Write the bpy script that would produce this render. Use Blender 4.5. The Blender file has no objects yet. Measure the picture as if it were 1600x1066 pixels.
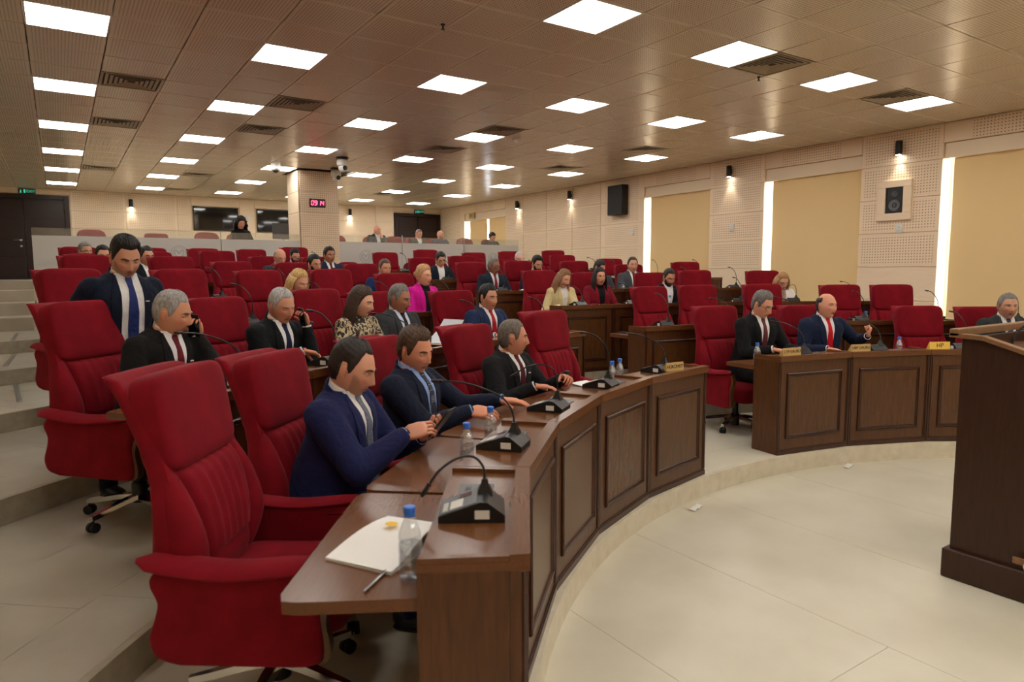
import bpy, bmesh, math, random
import numpy as np
from mathutils import Vector as V, Matrix
from mathutils.bvhtree import BVHTree
random.seed(7)
S = bpy.context.scene
COL = S.collection
PI = math.pi
R_ = math.radians

def srgb(r, g, b):
    def f(v):
        v /= 255.0
        return v / 12.92 if v <= .04045 else ((v + .055) / 1.055) ** 2.4
    return (f(r), f(g), f(b), 1.0)

# ------------------------------------------------------------------ camera
CAMZ = 1.70
cd = bpy.data.cameras.new('camera'); cam = bpy.data.objects.new('camera', cd); COL.objects.link(cam)
YAW, PITCH, ROLL = R_(33.6873), R_(-5.7822), R_(-0.3148)
fw = V((math.sin(YAW) * math.cos(PITCH), math.cos(YAW) * math.cos(PITCH), math.sin(PITCH)))
rt = V((math.cos(YAW), -math.sin(YAW), 0)); up = rt.cross(fw)
r2 = rt * math.cos(ROLL) + up * math.sin(ROLL); u2 = up * math.cos(ROLL) - rt * math.sin(ROLL)
cam.matrix_world = Matrix(((r2.x, u2.x, -fw.x, 0), (r2.y, u2.y, -fw.y, 0), (r2.z, u2.z, -fw.z, CAMZ), (0, 0, 0, 1)))
cd.sensor_width = 36; cd.lens = 1056.8 / 1600 * 36; cd.clip_start = .05; cd.clip_end = 200
cd.dof.use_dof = True; cd.dof.focus_distance = 6.5; cd.dof.aperture_fstop = 3.2
S.camera = cam

# ------------------------------------------------------------------ sky, exposure
w = bpy.data.worlds.new('overcast_sky'); S.world = w; w.use_nodes = True
bg = w.node_tree.nodes['Background']; bg.inputs[0].default_value = (.86, .93, 1, 1); bg.inputs[1].default_value = 9.0
S.view_settings.view_transform = 'Standard'; S.view_settings.look = 'None'
S.view_settings.gamma = 1; S.view_settings.exposure = 0.64
try: S.view_settings.use_curve_mapping = False
except Exception: pass
S.cycles.max_bounces = 6; S.cycles.diffuse_bounces = 4; S.cycles.glossy_bounces = 2; S.cycles.transmission_bounces = 4; S.cycles.transparent_max_bounces = 10; S.cycles.use_adaptive_sampling = True; S.cycles.adaptive_threshold = .1; S.cycles.adaptive_min_samples = 16
PANEL_STRENGTH = 9.0        # ceiling light panels
SPOT_WATT = 6.0             # wall spot lights

# ------------------------------------------------------------------ materials
M = {}
def mat(name, col, rough=.5, metal=0, spec=.5, **kw):
    m = bpy.data.materials.new(name); m.use_nodes = True
    b = m.node_tree.nodes['Principled BSDF']
    b.inputs['Base Color'].default_value = col; b.inputs['Roughness'].default_value = rough
    b.inputs['Metallic'].default_value = metal; b.inputs['Specular IOR Level'].default_value = spec
    for k, v in kw.items(): b.inputs[k.replace('_', ' ')].default_value = v
    M[name] = m
    return m
def nt(m): return m.node_tree.nodes, m.node_tree.links, m.node_tree.nodes['Principled BSDF']
def noise_mix(m, c1, c2, scale=(1, 1, 1), nscale=5, detail=4, lo=.35, hi=.65, rough=None, bump=0, coord='Object', dist=0):
    n, l, b = nt(m)
    tc = n.new('ShaderNodeTexCoord'); mp = n.new('ShaderNodeMapping'); mp.inputs['Scale'].default_value = scale
    no = n.new('ShaderNodeTexNoise'); no.inputs['Scale'].default_value = nscale; no.inputs['Detail'].default_value = detail
    no.inputs['Distortion'].default_value = dist
    cr = n.new('ShaderNodeValToRGB'); cr.color_ramp.elements[0].position = lo; cr.color_ramp.elements[1].position = hi
    cr.color_ramp.elements[0].color = c1; cr.color_ramp.elements[1].color = c2
    l.new(tc.outputs[coord], mp.inputs[0]); l.new(mp.outputs[0], no.inputs['Vector']); l.new(no.outputs[0], cr.inputs[0])
    l.new(cr.outputs[0], b.inputs['Base Color'])
    if bump:
        bp = n.new('ShaderNodeBump'); bp.inputs['Strength'].default_value = bump; bp.inputs['Distance'].default_value = .002
        l.new(no.outputs[0], bp.inputs['Height']); l.new(bp.outputs[0], b.inputs['Normal'])
    return m
def wood(name, c1, c2, scale, rough=.32):
    m = mat(name, c1, rough, spec=.4, Coat_Weight=.08, Coat_Roughness=.2)
    return noise_mix(m, c1, c2, scale, 6, 6, .3, .7, dist=.6)
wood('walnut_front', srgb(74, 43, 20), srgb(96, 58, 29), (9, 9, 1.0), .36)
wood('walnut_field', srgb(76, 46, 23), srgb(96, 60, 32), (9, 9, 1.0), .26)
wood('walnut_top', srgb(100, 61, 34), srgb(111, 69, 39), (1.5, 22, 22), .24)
wood('walnut_trim', srgb(52, 26, 14), srgb(70, 37, 21), (8, 8, 1.5), .28)
wood('lectern_wood', srgb(48, 24, 12), srgb(62, 33, 17), (10, 10, 1.2), .45)
wood('lectern_rim', srgb(120, 86, 58), srgb(140, 102, 70), (3, 10, 10), .3)
wood('door_wood', srgb(34, 17, 12), srgb(44, 23, 17), (10, 10, 1), .5)
wood('chair_wood', srgb(80, 50, 28), srgb(108, 70, 40), (6, 6, 2), .3)
def velvet(name, c1, c2):
    m = mat(name, c1, .85, spec=.15, Sheen_Weight=.16, Sheen_Roughness=.35)
    m.node_tree.nodes['Principled BSDF'].inputs['Sheen Tint'].default_value = (1, .35, .4, 1)
    noise_mix(m, c1, c2, (1, 1, 1), 9, 5, .3, .7)
    n, l, b = nt(m)
    tc = n.new('ShaderNodeTexCoord'); no = n.new('ShaderNodeTexNoise'); no.inputs['Scale'].default_value = 420; no.inputs['Detail'].default_value = 2
    bp = n.new('ShaderNodeBump'); bp.inputs['Strength'].default_value = .25; bp.inputs['Distance'].default_value = .002
    l.new(tc.outputs['Object'], no.inputs['Vector']); l.new(no.outputs[0], bp.inputs['Height']); l.new(bp.outputs[0], b.inputs['Normal'])
velvet('red_velvet', srgb(116, 11, 24), srgb(134, 16, 31))
velvet('gallery_red', srgb(128, 38, 48), srgb(142, 46, 56))
noise_mix(mat('floor_stone', srgb(205, 196, 172), .3, spec=.4), srgb(208, 200, 178), srgb(220, 213, 193), (1, 1, 1), 2.2, 8, .3, .7)
noise_mix(mat('tier_stone', srgb(190, 182, 163), .32, spec=.4), srgb(168, 160, 142), srgb(184, 176, 158), (1, 1, 1), 3, 8, .3, .7)
noise_mix(mat('riser_stone', srgb(170, 160, 138), .45, spec=.3), srgb(160, 150, 128), srgb(178, 168, 146), (1, 1, 1), 14, 8, .3, .7)
noise_mix(mat('kerb_stone', srgb(216, 207, 184), .4, spec=.35), srgb(208, 198, 174), srgb(222, 213, 192), (1, 1, 1), 12, 8, .3, .7)
mat('joint', srgb(150, 141, 120), .8)
mat('wall_plain', srgb(236, 210, 174), .6)
mat('wall_cream', srgb(238, 218, 188), .55)
mat('ceiling_gap', srgb(70, 58, 46), .8)
mat('black_plastic', srgb(20, 20, 21), .38)
mat('black_rubber', srgb(16, 16, 16), .6)
mat('grey_plastic', srgb(92, 94, 96), .4)
mat('grey_plate', srgb(84, 84, 84), .35, .3)
mat('white_plastic', srgb(228, 226, 220), .45)
mat('key_white', srgb(212, 210, 200), .5)
mat('display_dark', srgb(70, 16, 34), .2)
mat('chrome', srgb(215, 215, 215), .12, 1)
mat('steel', srgb(170, 170, 168), .3, 1)
mat('vent_metal', srgb(170, 158, 130), .45, .2)
mat('vent_dark', srgb(92, 82, 66), .8)
mat('paper', srgb(238, 236, 232), .7)
mat('paper_grey', srgb(205, 208, 214), .7)
mat('folder_tan', srgb(182, 140, 100), .7)
mat('plate_gold', srgb(206, 172, 112), .32, .25)
mat('plate_yellow', srgb(244, 200, 88), .4)
mat('lettering', srgb(45, 34, 20), .5)
mat('cap_blue', srgb(50, 112, 214), .35)
mat('yellow_mark', srgb(240, 190, 40), .6)
mat('dark_glass', srgb(10, 11, 14), .05, spec=.8)
mat('frame_white', srgb(228, 222, 212), .5)
mat('screen_dark', srgb(18, 18, 22), .12)
mat('monitor_grey', srgb(70, 72, 76), .4)
mat('sign_dark', srgb(14, 34, 28), .4)
mat('sign_tan', srgb(190, 170, 110), .6)
mat('crest_grey', srgb(172, 172, 170), .6)
def emis(name, col, s):
    m = mat(name, (0, 0, 0, 1), .5); b = m.node_tree.nodes['Principled BSDF']
    b.inputs['Emission Color'].default_value = col; b.inputs['Emission Strength'].default_value = s
emis('panel_light', (1, .965, .90, 1), PANEL_STRENGTH)
emis('led_red', (1, .04, .10, 1), 6)
emis('led_green', (.1, .8, .5, 1), .45)
emis('spot_lens', (1, .95, .85, 1), 25)
# clear and frosted glass, roller blind fabric
def shader_mix(name, parts):
    m = bpy.data.materials.new(name); m.use_nodes = True; n = m.node_tree.nodes; l = m.node_tree.links
    n.remove(n['Principled BSDF']); out = n['Material Output']; cur = None; tot = 0
    for kind, col, rough, wgt in parts:
        sh = n.new('ShaderNodeBsdf' + kind); sh.inputs['Color'].default_value = col
        if 'Roughness' in sh.inputs and kind != 'Diffuse': sh.inputs['Roughness'].default_value = rough
        tot += wgt
        if cur is None: cur = sh
        else:
            mx = n.new('ShaderNodeMixShader'); mx.inputs[0].default_value = wgt / tot
            l.new(cur.outputs[0], mx.inputs[1]); l.new(sh.outputs[0], mx.inputs[2]); cur = mx
    l.new(cur.outputs[0], out.inputs[0]); M[name] = m
shader_mix('clear_glass', [('Transparent', (.94, .96, .95, 1), 0, .86), ('Diffuse', (.75, .78, .76, 1), 0, .06), ('Glossy', (1, 1, 1, 1), .02, .08)])
shader_mix('bottle_clear', [('Transparent', (.93, .95, .97, 1), 0, .74), ('Glossy', (1, 1, 1, 1), .06, .20), ('Diffuse', (.8, .85, .9, 1), 0, .06)])
shader_mix('water_clear', [('Transparent', (.90, .94, .97, 1), 0, .84), ('Glossy', (1, 1, 1, 1), .03, .16)])
shader_mix('window_glass', [('Transparent', (.97, .98, .98, 1), 0, .93), ('Glossy', (1, 1, 1, 1), .02, .07)])
shader_mix('frosted_glass', [('Diffuse', srgb(222, 220, 215), 0, .64), ('Translucent', srgb(225, 224, 222), 0, .25), ('Glossy', (1, 1, 1, 1), .35, .06), ('Transparent', (.9, .9, .9, 1), 0, .07)])
shader_mix('blind_fabric', [('Diffuse', srgb(226, 202, 156), 0, .90), ('Translucent', srgb(226, 196, 140), 0, .10)])
# perforated boards: dots laid out in the board's own coordinates
def perforated(name, base, hole, ax, pitch, rad, lim, rough, spec=.4, metal=0):
    m = mat(name, base, rough, metal, spec); n, l, b = nt(m)
    tc = n.new('ShaderNodeTexCoord'); sp = n.new('ShaderNodeSeparateXYZ'); l.new(tc.outputs['Object'], sp.inputs[0])
    def mth(op, a, bb=None):
        x = n.new('ShaderNodeMath'); x.operation = op
        for i, q in enumerate((a, bb)):
            if q is None: continue
            if isinstance(q, (int, float)): x.inputs[i].default_value = q
            else: l.new(q, x.inputs[i])
        return x.outputs[0]
    ds, ms = [], []
    for k, a in enumerate(ax):
        o = sp.outputs[a]
        f = mth('SUBTRACT', mth('FRACT', mth('ADD', mth('DIVIDE', o, pitch), 100.0)), .5)
        ds.append(mth('MULTIPLY', f, f)); ms.append(mth('LESS_THAN', mth('ABSOLUTE', o), lim[k]))
    d = mth('LESS_THAN', mth('ADD', ds[0], ds[1]), (rad / pitch) ** 2)
    fac = mth('MULTIPLY', d, mth('MULTIPLY', ms[0], ms[1]))
    mx = n.new('ShaderNodeMix'); mx.data_type = 'RGBA'; l.new(fac, mx.inputs[0]); mx.inputs[6].default_value = base; mx.inputs[7].default_value = hole
    l.new(mx.outputs[2], b.inputs['Base Color'])
perforated('ceiling_tile', srgb(214, 200, 176), srgb(128, 112, 92), 'XY', .027, .0062, (.27, .27), .26, .7)
perforated('wall_perforated', srgb(242, 218, 187), srgb(160, 130, 102), 'XZ', .042, .0085, (.53, .225), .5)
noise_mix(mat('wall_board', srgb(238, 222, 196), .5), srgb(239, 214, 182), srgb(244, 222, 193), (1, 1, 14), 3, 4, .3, .7)
# skin: colour comes from the body's own colour attribute
m = mat('skin', (1, 1, 1, 1), .48, spec=.35, Subsurface_Weight=.08)
m.node_tree.nodes['Principled BSDF'].inputs['Subsurface Radius'].default_value = (.02, .008, .005)
n, l, b = nt(m); at = n.new('ShaderNodeAttribute'); at.attribute_name = 'tone'; l.new(at.outputs['Color'], b.inputs['Base Color'])
mat('eye_white', srgb(215, 208, 200), .25); mat('iris', srgb(38, 24, 16), .15)
_cl = {}
def cloth(col, rough=.85, sheen=.03):
    key = (col, rough)
    if key not in _cl:
        m = mat('cloth_%02x%02x%02x' % col, srgb(*col), rough, spec=.12, Sheen_Weight=sheen); n, l, b = nt(m)
        tc = n.new('ShaderNodeTexCoord'); no = n.new('ShaderNodeTexNoise'); no.inputs['Scale'].default_value = 9; no.inputs['Detail'].default_value = 3; no.inputs['Distortion'].default_value = 1.2
        bp = n.new('ShaderNodeBump'); bp.inputs['Strength'].default_value = .55; bp.inputs['Distance'].default_value = .03
        l.new(tc.outputs['Object'], no.inputs['Vector']); l.new(no.outputs[0], bp.inputs['Height']); l.new(bp.outputs[0], b.inputs['Normal'])
        _cl[key] = m
    return _cl[key]
def pattern_cloth(name, c1, c2, scale, kind='noise'):
    if name in M: return M[name]
    m = mat(name, srgb(*c1), .7); n, l, b = nt(m)
    tc = n.new('ShaderNodeTexCoord')
    if kind == 'noise':
        t = n.new('ShaderNodeTexNoise'); t.inputs['Scale'].default_value = scale; t.inputs['Distortion'].default_value = 3; t.inputs['Detail'].default_value = 1
    else:
        t = n.new('ShaderNodeTexVoronoi'); t.inputs['Scale'].default_value = scale; t.inputs['Randomness'].default_value = .15
    cr = n.new('ShaderNodeValToRGB'); cr.color_ramp.interpolation = 'CONSTANT'
    cr.color_ramp.elements[0].color = srgb(*c1); cr.color_ramp.elements[1].color = srgb(*c2)
    cr.color_ramp.elements[1].position = .5 if kind == 'noise' else .28
    l.new(tc.outputs['Object'], t.inputs['Vector']); l.new(t.outputs[0], cr.inputs[0]); l.new(cr.outputs[0], b.inputs['Base Color'])
    return m
def hair_mat(col):
    name = 'hair_%02x%02x%02x' % col
    if name in M: return M[name]
    m = mat(name, srgb(*col), .5, spec=.35)
    c1 = srgb(*[max(0, int(q * .80)) for q in col]); c2 = srgb(*[min(255, int(q * 1.10 + 3)) for q in col])
    return noise_mix(m, c1, c2, (1, 1, .35), 90, 3, .3, .7, bump=.6)

# ------------------------------------------------------------------ mesh helpers
class MB:
    def __init__(s): s.v = []; s.f = []; s.m = []
    def add(s, vs, fs, mi=0):
        o = len(s.v); s.v += [tuple(p) for p in vs]; s.f += [tuple(i + o for i in q) for q in fs]; s.m += [mi] * len(fs); return s
    def box(s, x0, x1, y0, y1, z0, z1, mi=0, c=0):
        if c <= 0:
            vs = [(x, y, z) for x in (x0, x1) for y in (y0, y1) for z in (z0, z1)]
            return s.add(vs, [(0, 1, 3, 2), (4, 6, 7, 5), (0, 4, 5, 1), (2, 3, 7, 6), (0, 2, 6, 4), (1, 5, 7, 3)], mi)
        X = (x0, x1); Y = (y0, y1); Z = (z0, z1); vs = []; idx = {}
        for i in (0, 1):
            for j in (0, 1):
                for k in (0, 1):
                    sx, sy, sz = (1 - 2 * i) * c, (1 - 2 * j) * c, (1 - 2 * k) * c
                    for a in range(3):
                        idx[i, j, k, a] = len(vs)
                        vs.append((X[i] + (0 if a == 0 else sx), Y[j] + (0 if a == 1 else sy), Z[k] + (0 if a == 2 else sz)))
        fs = []
        for i in (0, 1):
            fs.append([idx[i, 0, 0, 0], idx[i, 1, 0, 0], idx[i, 1, 1, 0], idx[i, 0, 1, 0]])
            fs.append([idx[0, i, 0, 1], idx[0, i, 1, 1], idx[1, i, 1, 1], idx[1, i, 0, 1]])
            fs.append([idx[0, 0, i, 2], idx[1, 0, i, 2], idx[1, 1, i, 2], idx[0, 1, i, 2]])
            for j in (0, 1):
                fs.append([idx[0, i, j, 1], idx[1, i, j, 1], idx[1, i, j, 2], idx[0, i, j, 2]])
                fs.append([idx[i, 0, j, 0], idx[i, 1, j, 0], idx[i, 1, j, 2], idx[i, 0, j, 2]])
                fs.append([idx[i, j, 0, 0], idx[i, j, 1, 0], idx[i, j, 1, 1], idx[i, j, 0, 1]])
                for k in (0, 1): fs.append([idx[i, j, k, 0], idx[i, j, k, 1], idx[i, j, k, 2]])
        ctr = V(((x0 + x1) / 2, (y0 + y1) / 2, (z0 + z1) / 2)); out = []
        for q in fs:
            p = [V(vs[i]) for i in q]; nn = (p[1] - p[0]).cross(p[2] - p[0])
            out.append(q if nn.dot(sum(p, V()) / len(p) - ctr) > 0 else q[::-1])
        return s.add(vs, out, mi)
    def loft(s, rings, caps=True, mi=0, closed=True):
        n = len(rings[0]); o = len(s.v); vs = [p for r in rings for p in r]; fs = []
        for i in range(len(rings) - 1):
            for j in range(n if closed else n - 1):
                a, b = i * n + j, i * n + (j + 1) % n; fs.append((a, b, b + n, a + n))
        if caps and closed:
            fs.append(tuple(range(n))[::-1]); fs.append(tuple((len(rings) - 1) * n + j for j in range(n)))
        return s.add(vs, fs, mi)
    def tube(s, pts, rad, n=8, mi=0, flat=1.0):
        pts = [V(p) for p in pts]
        if isinstance(rad, (int, float)): rad = [rad] * len(pts)
        rings = []; ref = None
        for i, p in enumerate(pts):
            t = (pts[min(i + 1, len(pts) - 1)] - pts[max(i - 1, 0)]).normalized()
            if ref is None:
                ref = V((0, 0, 1)) if abs(t.z) < .9 else V((1, 0, 0))
            a = (ref - t * ref.dot(t)).normalized(); ref = a; b = t.cross(a)
            rings.append([p + (a * math.cos(2 * PI * k / n) * flat + b * math.sin(2 * PI * k / n)) * rad[i] for k in range(n)])
        return s.loft(rings, True, mi)
    def capsule(s, pts, rad, n=8, mi=0):
        pts = [V(p) for p in pts]
        if isinstance(rad, (int, float)): rad = [rad] * len(pts)
        d0 = (pts[0] - pts[1]).normalized(); d1 = (pts[-1] - pts[-2]).normalized()
        P_ = [pts[0] + d0 * rad[0] * .9, pts[0] + d0 * rad[0] * .6] + pts + [pts[-1] + d1 * rad[-1] * .6, pts[-1] + d1 * rad[-1] * .9]
        Q = [rad[0] * .35, rad[0] * .8] + list(rad) + [rad[-1] * .8, rad[-1] * .35]
        return s.tube(P_, Q, n, mi)
    def lathe(s, prof, n=20, mi=0, c=(0, 0, 0)):
        return s.loft([[(c[0] + r * math.cos(2 * PI * k / n), c[1] + r * math.sin(2 * PI * k / n), c[2] + z) for k in range(n)] for r, z in prof], True, mi)
    def sq(s, c, h, e=.5, nu=20, nv=12, mi=0, mtx=None, e2=None):
        e2 = e if e2 is None else e2
        pw = lambda q, p: math.copysign(abs(q) ** p, q)
        rings = []
        for i in range(nv + 1):
            v = -PI / 2 + PI * min(max(i / nv, .012), .988); cv, sv = pw(math.cos(v), e), pw(math.sin(v), e)
            ring = []
            for k in range(nu):
                u = 2 * PI * k / nu; p = V((h[0] * cv * pw(math.cos(u), e2), h[1] * cv * pw(math.sin(u), e2), h[2] * sv))
                if mtx is not None: p = mtx @ p
                ring.append(p + V(c))
            rings.append(ring)
        return s.loft(rings, True, mi)
    def prism(s, outline, lo, hi, axis='z', mi=0):
        def pt(a, b, t): return {'z': (a, b, t), 'y': (a, t, b), 'x': (t, a, b)}[axis]
        n = len(outline); vs = [pt(a, b, lo) for a, b in outline] + [pt(a, b, hi) for a, b in outline]
        fs = [tuple(range(n))[::-1], tuple(range(n, 2 * n))] + [(i, (i + 1) % n, (i + 1) % n + n, i + n) for i in range(n)]
        return s.add(vs, fs, mi)
    def mesh(s, name, mats, smooth=True, ang=.7):
        me = bpy.data.meshes.new(name); me.from_pydata(s.v, [], s.f)
        if not isinstance(mats, (list, tuple)): mats = [mats]
        for q in mats: me.materials.append(M[q] if isinstance(q, str) else q)
        if len(mats) > 1: me.polygons.foreach_set('material_index', s.m)
        bm = bmesh.new(); bm.from_mesh(me); bmesh.ops.recalc_face_normals(bm, faces=bm.faces); bm.to_mesh(me); bm.free()
        if smooth:
            me.polygons.foreach_set('use_smooth', [True] * len(me.polygons)); me.set_sharp_from_angle(angle=ang)
        return me
def ob(name, me, parent=None, loc=None, rz=None, **props):
    o = bpy.data.objects.new(name, me); COL.objects.link(o)
    if parent is not None: o.parent = parent
    if loc is not None: o.location = loc
    if rz is not None: o.rotation_euler = (0, 0, rz)
    for k, v in props.items(): o[k] = v
    return o
def part(name, mb, mats, parent, loc=None, rz=None, smooth=True, ang=.7, **p):
    return ob(name, mb.mesh(name, mats, smooth, ang), parent, loc, rz, **p)
def thing(name, label, cat, loc=(0, 0, 0), rz=0, group=None):
    o = ob(name, None, None, loc, rz, label=label, category=cat); o.empty_display_size = .05
    if group: o['group'] = group
    return o
def tag(o, label, cat, group=None):
    o['label'] = label; o['category'] = cat
    if group: o['group'] = group
    return o
def struct(o): o['kind'] = 'structure'; return o
TMP = bpy.data.scenes.new('scratch')
def baked(o):
    TMP.collection.objects.link(o); vl = TMP.view_layers[0]; vl.update()
    me = bpy.data.meshes.new_from_object(o.evaluated_get(vl.depsgraph)); d = o.data
    bpy.data.objects.remove(o)
    return me
def text_mesh(body, size, mname, ext=.0012):
    cu = bpy.data.curves.new('lettering', 'FONT'); cu.body = body; cu.size = size; cu.extrude = ext; cu.align_x = 'CENTER'; cu.align_y = 'CENTER'
    me = baked(bpy.data.objects.new('lettering', cu)); me.materials.clear(); me.materials.append(M[mname]); return me
def remesh(mb, vox, it=4, name='body'):
    me = bpy.data.meshes.new(name); me.from_pydata(mb.v, [], mb.f)
    bm = bmesh.new(); bm.from_mesh(me); bmesh.ops.recalc_face_normals(bm, faces=bm.faces); bm.to_mesh(me); bm.free()
    o = bpy.data.objects.new('scratch', me); a = o.modifiers.new('r', 'REMESH'); a.mode = 'VOXEL'; a.voxel_size = vox
    b = o.modifiers.new('s', 'SMOOTH'); b.iterations = it; b.factor = .5
    m2 = baked(o); bpy.data.meshes.remove(me)
    m2.polygons.foreach_set('use_smooth', [True] * len(m2.polygons)); return m2

# ------------------------------------------------------------------ layout of the chamber
CX, CY = 4.515, -0.69                               # centre of the curved benches
TIER = [4.08, 5.62, 7.22, 8.86, 10.40, 12.00]       # radius at which each step rises
TZ = [.15 * (k + 1) for k in range(6)]
XR, XL, YB, YF, ZC = 10.69, -2.51, 20.30, -6.33, 3.798
YG, ZG = 14.05, 1.60                                # gallery front and floor height
def pol(r, a, z=0): return V((CX + r * math.cos(R_(a)), CY + r * math.sin(R_(a)), z))

# ================================================================== STRUCTURE
# ---- well floor: one bed with stone slabs of its own
fl = MB().box(XL - .2, XR + .3, YF - .2, YB + .2, -.12, -.006); floor = struct(part('floor', fl, 'joint', None, smooth=False))
def clip_circle(poly, r):
    n = 72; out = poly
    for i in range(n):
        a0 = 2 * PI * (i + .5) / n; nx, ny = math.cos(a0), math.sin(a0); src = out; out = []
        for j in range(len(src)):
            p, q = src[j], src[(j + 1) % len(src)]
            dp = (p[0] - CX) * nx + (p[1] - CY) * ny - r; dq = (q[0] - CX) * nx + (q[1] - CY) * ny - r
            if dp <= 0: out.append(p)
            if (dp < 0) != (dq < 0) and dp != dq:
                t = dp / (dp - dq); out.append((p[0] + (q[0] - p[0]) * t, p[1] + (q[1] - p[1]) * t))
        if len(out) < 3: return None
    return out
gx, gy, gl = 2.05 - .98 * 3, -4.9, 2.94
for i in range(9):
    for j in range(4):
        x0, y0 = gx + .98 * i, gy + gl * j + (1.1 if i % 2 else 0) - .6; g = .0012
        pl = clip_circle([(x0 + g, y0 + g), (x0 + .98 - g, y0 + g), (x0 + .98 - g, y0 + gl - g), (x0 + g, y0 + gl - g)], TIER[0])
        if pl: part('floor_slab', MB().prism(pl, -.006, 0), 'floor_stone', floor, smooth=False)
def ring_sector(mb, r0, r1, a0, a1, z0, z1, step=2.0, mi=0):
    n = max(1, int(round(abs(a1 - a0) / step))); rings = []
    for i in range(n + 1):
        a = R_(a0 + (a1 - a0) * i / n); c, s = math.cos(a), math.sin(a)
        rings.append([(CX + r0 * c, CY + r0 * s, z0), (CX + r1 * c, CY + r1 * s, z0), (CX + r1 * c, CY + r1 * s, z1), (CX + r0 * c, CY + r0 * s, z1)])
    return mb.loft(rings, True, mi)
# ---- raised tiers: a bed, a nosing stone and tread slabs
RO = TIER[1:] + [13.75]
for k in range(6):
    a0, a1 = (2, 178) if k == 0 else (8, 172) if k < 3 else (28, 152) if k < 5 else (40, 135)
    t = struct(part('floor_tier', ring_sector(MB(), TIER[k] + .02, (RO[k] + .3 if k < 5 else 16.2), a0, a1, -.05 if k == 0 else TZ[k] - .2, TZ[k] - .006), 'joint', None, ang=.3))
    part('riser', ring_sector(MB(), TIER[k], TIER[k] + .035, a0, a1, TZ[k] - .15, TZ[k]), 'kerb_stone' if k == 0 else 'riser_stone', t, ang=.3)
    ro = RO[k] if k < 5 else 14.9
    cut = [TIER[k] + .036, TIER[k] + .40, TIER[k] + .98, ro]
    for q in range(3):
        ra, rb = cut[q], cut[q + 1]; da = math.degrees((1.2 if k < 2 else .6) / ((ra + rb) / 2)); n = int((a1 - a0) / da)
        for i in range(n):
            b0 = a0 + i * da; b1 = b0 + da
            if b0 < 34: continue
            g = math.degrees(.001 / ra)
            part('tread_slab', ring_sector(MB(), ra + .0008, rb - .0008, b0 + g, b1 - g, TZ[k] - .006, TZ[k], 3), 'floor_stone' if k == 0 else 'tier_stone', t, ang=.3)
# gallery platform and its steps by the door
g = struct(part('floor_gallery', MB().box(-.36, XR, YG, YB, ZG - .3, ZG).box(XL, -.36, YG, YB, ZG - .3, ZG), 'tier_stone', None, smooth=False))
struct(part('wall_gallery', MB().box(-.36, XR, YG - .03, YG + .05, 0, ZG), 'wall_cream', None, smooth=False))
struct(part('trim_1', MB().box(-.36, 9.75, YG - .06, YG + .06, ZG, ZG + .085, c=.006), 'wall_cream', None))
struct(part('trim_2', MB().box(-.36, 9.75, YG - .05, YG - .03, ZG - .03, ZG, c=.003), 'wall_cream', None))
for i, (y0, z) in enumerate([(12.0, 1.09), (12.72, 1.28), (13.4, 1.46)]):
    s_ = struct(part('floor_step', MB().box(XL, -.34, y0, YG - .031, .3, z, c=.004), 'tier_stone', None))
for i, (p, q, z) in enumerate([((-.52, 10.3), (-.52, 11.5), .90), ((-.52, 8.8), (-.5, 9.95), .75), ((-.35, 7.25), (-.43, 8.45), .60)]):
    d = (V(q) - V(p)); L = d.length; o = part('trim_%d' % (3 + i), MB().box(-.022, .022, 0, L, 0, .008, c=.003), 'steel', None)
    o.location = (p[0], p[1], z); o.rotation_euler = (0, 0, math.atan2(d.y, d.x) - PI / 2); struct(o)

# ---- wall boards
_bd = {}
def board(w_, h_, m_, par, loc, rz):
    key = (round(w_, 3), round(h_, 3), m_)
    if key not in _bd:
        _bd[key] = MB().box(-w_ / 2 + .003, w_ / 2 - .003, -.02, 0, -h_ / 2 + .003, h_ / 2 - .003, c=.0025).mesh('wall_board', m_, True)
    return ob('wall_board', _bd[key], par, loc, rz)
ZJ = [1.24, 1.755, 2.27, 2.785, 3.30, ZC]
# right wall with window openings
WIN = [(-.15, 1.62), (3.02, 4.83), (6.02, 7.80), (9.03, 10.83), (16.35, 18.70)]
ZW0, ZW1 = .97, 3.52
mb = MB(); ys = [YF] + [q for w_ in WIN for q in w_] + [YB]
for i in range(0, len(ys), 2): mb.box(XR + .02, XR + .35, ys[i], ys[i + 1], 0, ZC + .1)
for (y0, y1) in WIN:
    mb.box(XR + .02, XR + .35, y0, y1, ZW1, ZC + .1)
    mb.box(XR + .02, XR + .35, y0, y1, 0, 1.2 + ZG if y0 > 16 and False else (ZG + .75 if y0 > 16 else ZW0))
wr = struct(part('wall_right', mb, 'wall_plain', None, smooth=False))
HALF = PI / 2
def right_boards(y0, y1, perf=True, n=1, z0=None):
    w_ = (y1 - y0) / n
    for i in range(n):
        yc = y0 + (i + .5) * w_
        for j in range(5):
            za, zb = ZJ[j], ZJ[j + 1]
            if zb < 1.0: continue
            board(w_, zb - za, 'wall_perforated' if (perf and za > 1.7) else 'wall_board', wr, (XR, yc, (za + zb) / 2), HALF)
        board(w_, .56, 'wall_board', wr, (XR, yc, .96), HALF); board(w_, .55, 'wall_board', wr, (XR, yc, .40), HALF)
right_boards(1.62, 3.02); right_boards(4.83, 6.02); right_boards(7.80, 9.03)
right_boards(10.83, 12.25, True); right_boards(12.25, 15.45, True, 3); right_boards(15.45, 16.35, True); right_boards(18.70, YB, True)
for (y0, y1) in WIN[1:]: board(y1 - y0, ZC - ZW1, 'wall_perforated', wr, (XR, (y0 + y1) / 2, (ZC + ZW1) / 2), HALF)
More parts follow.
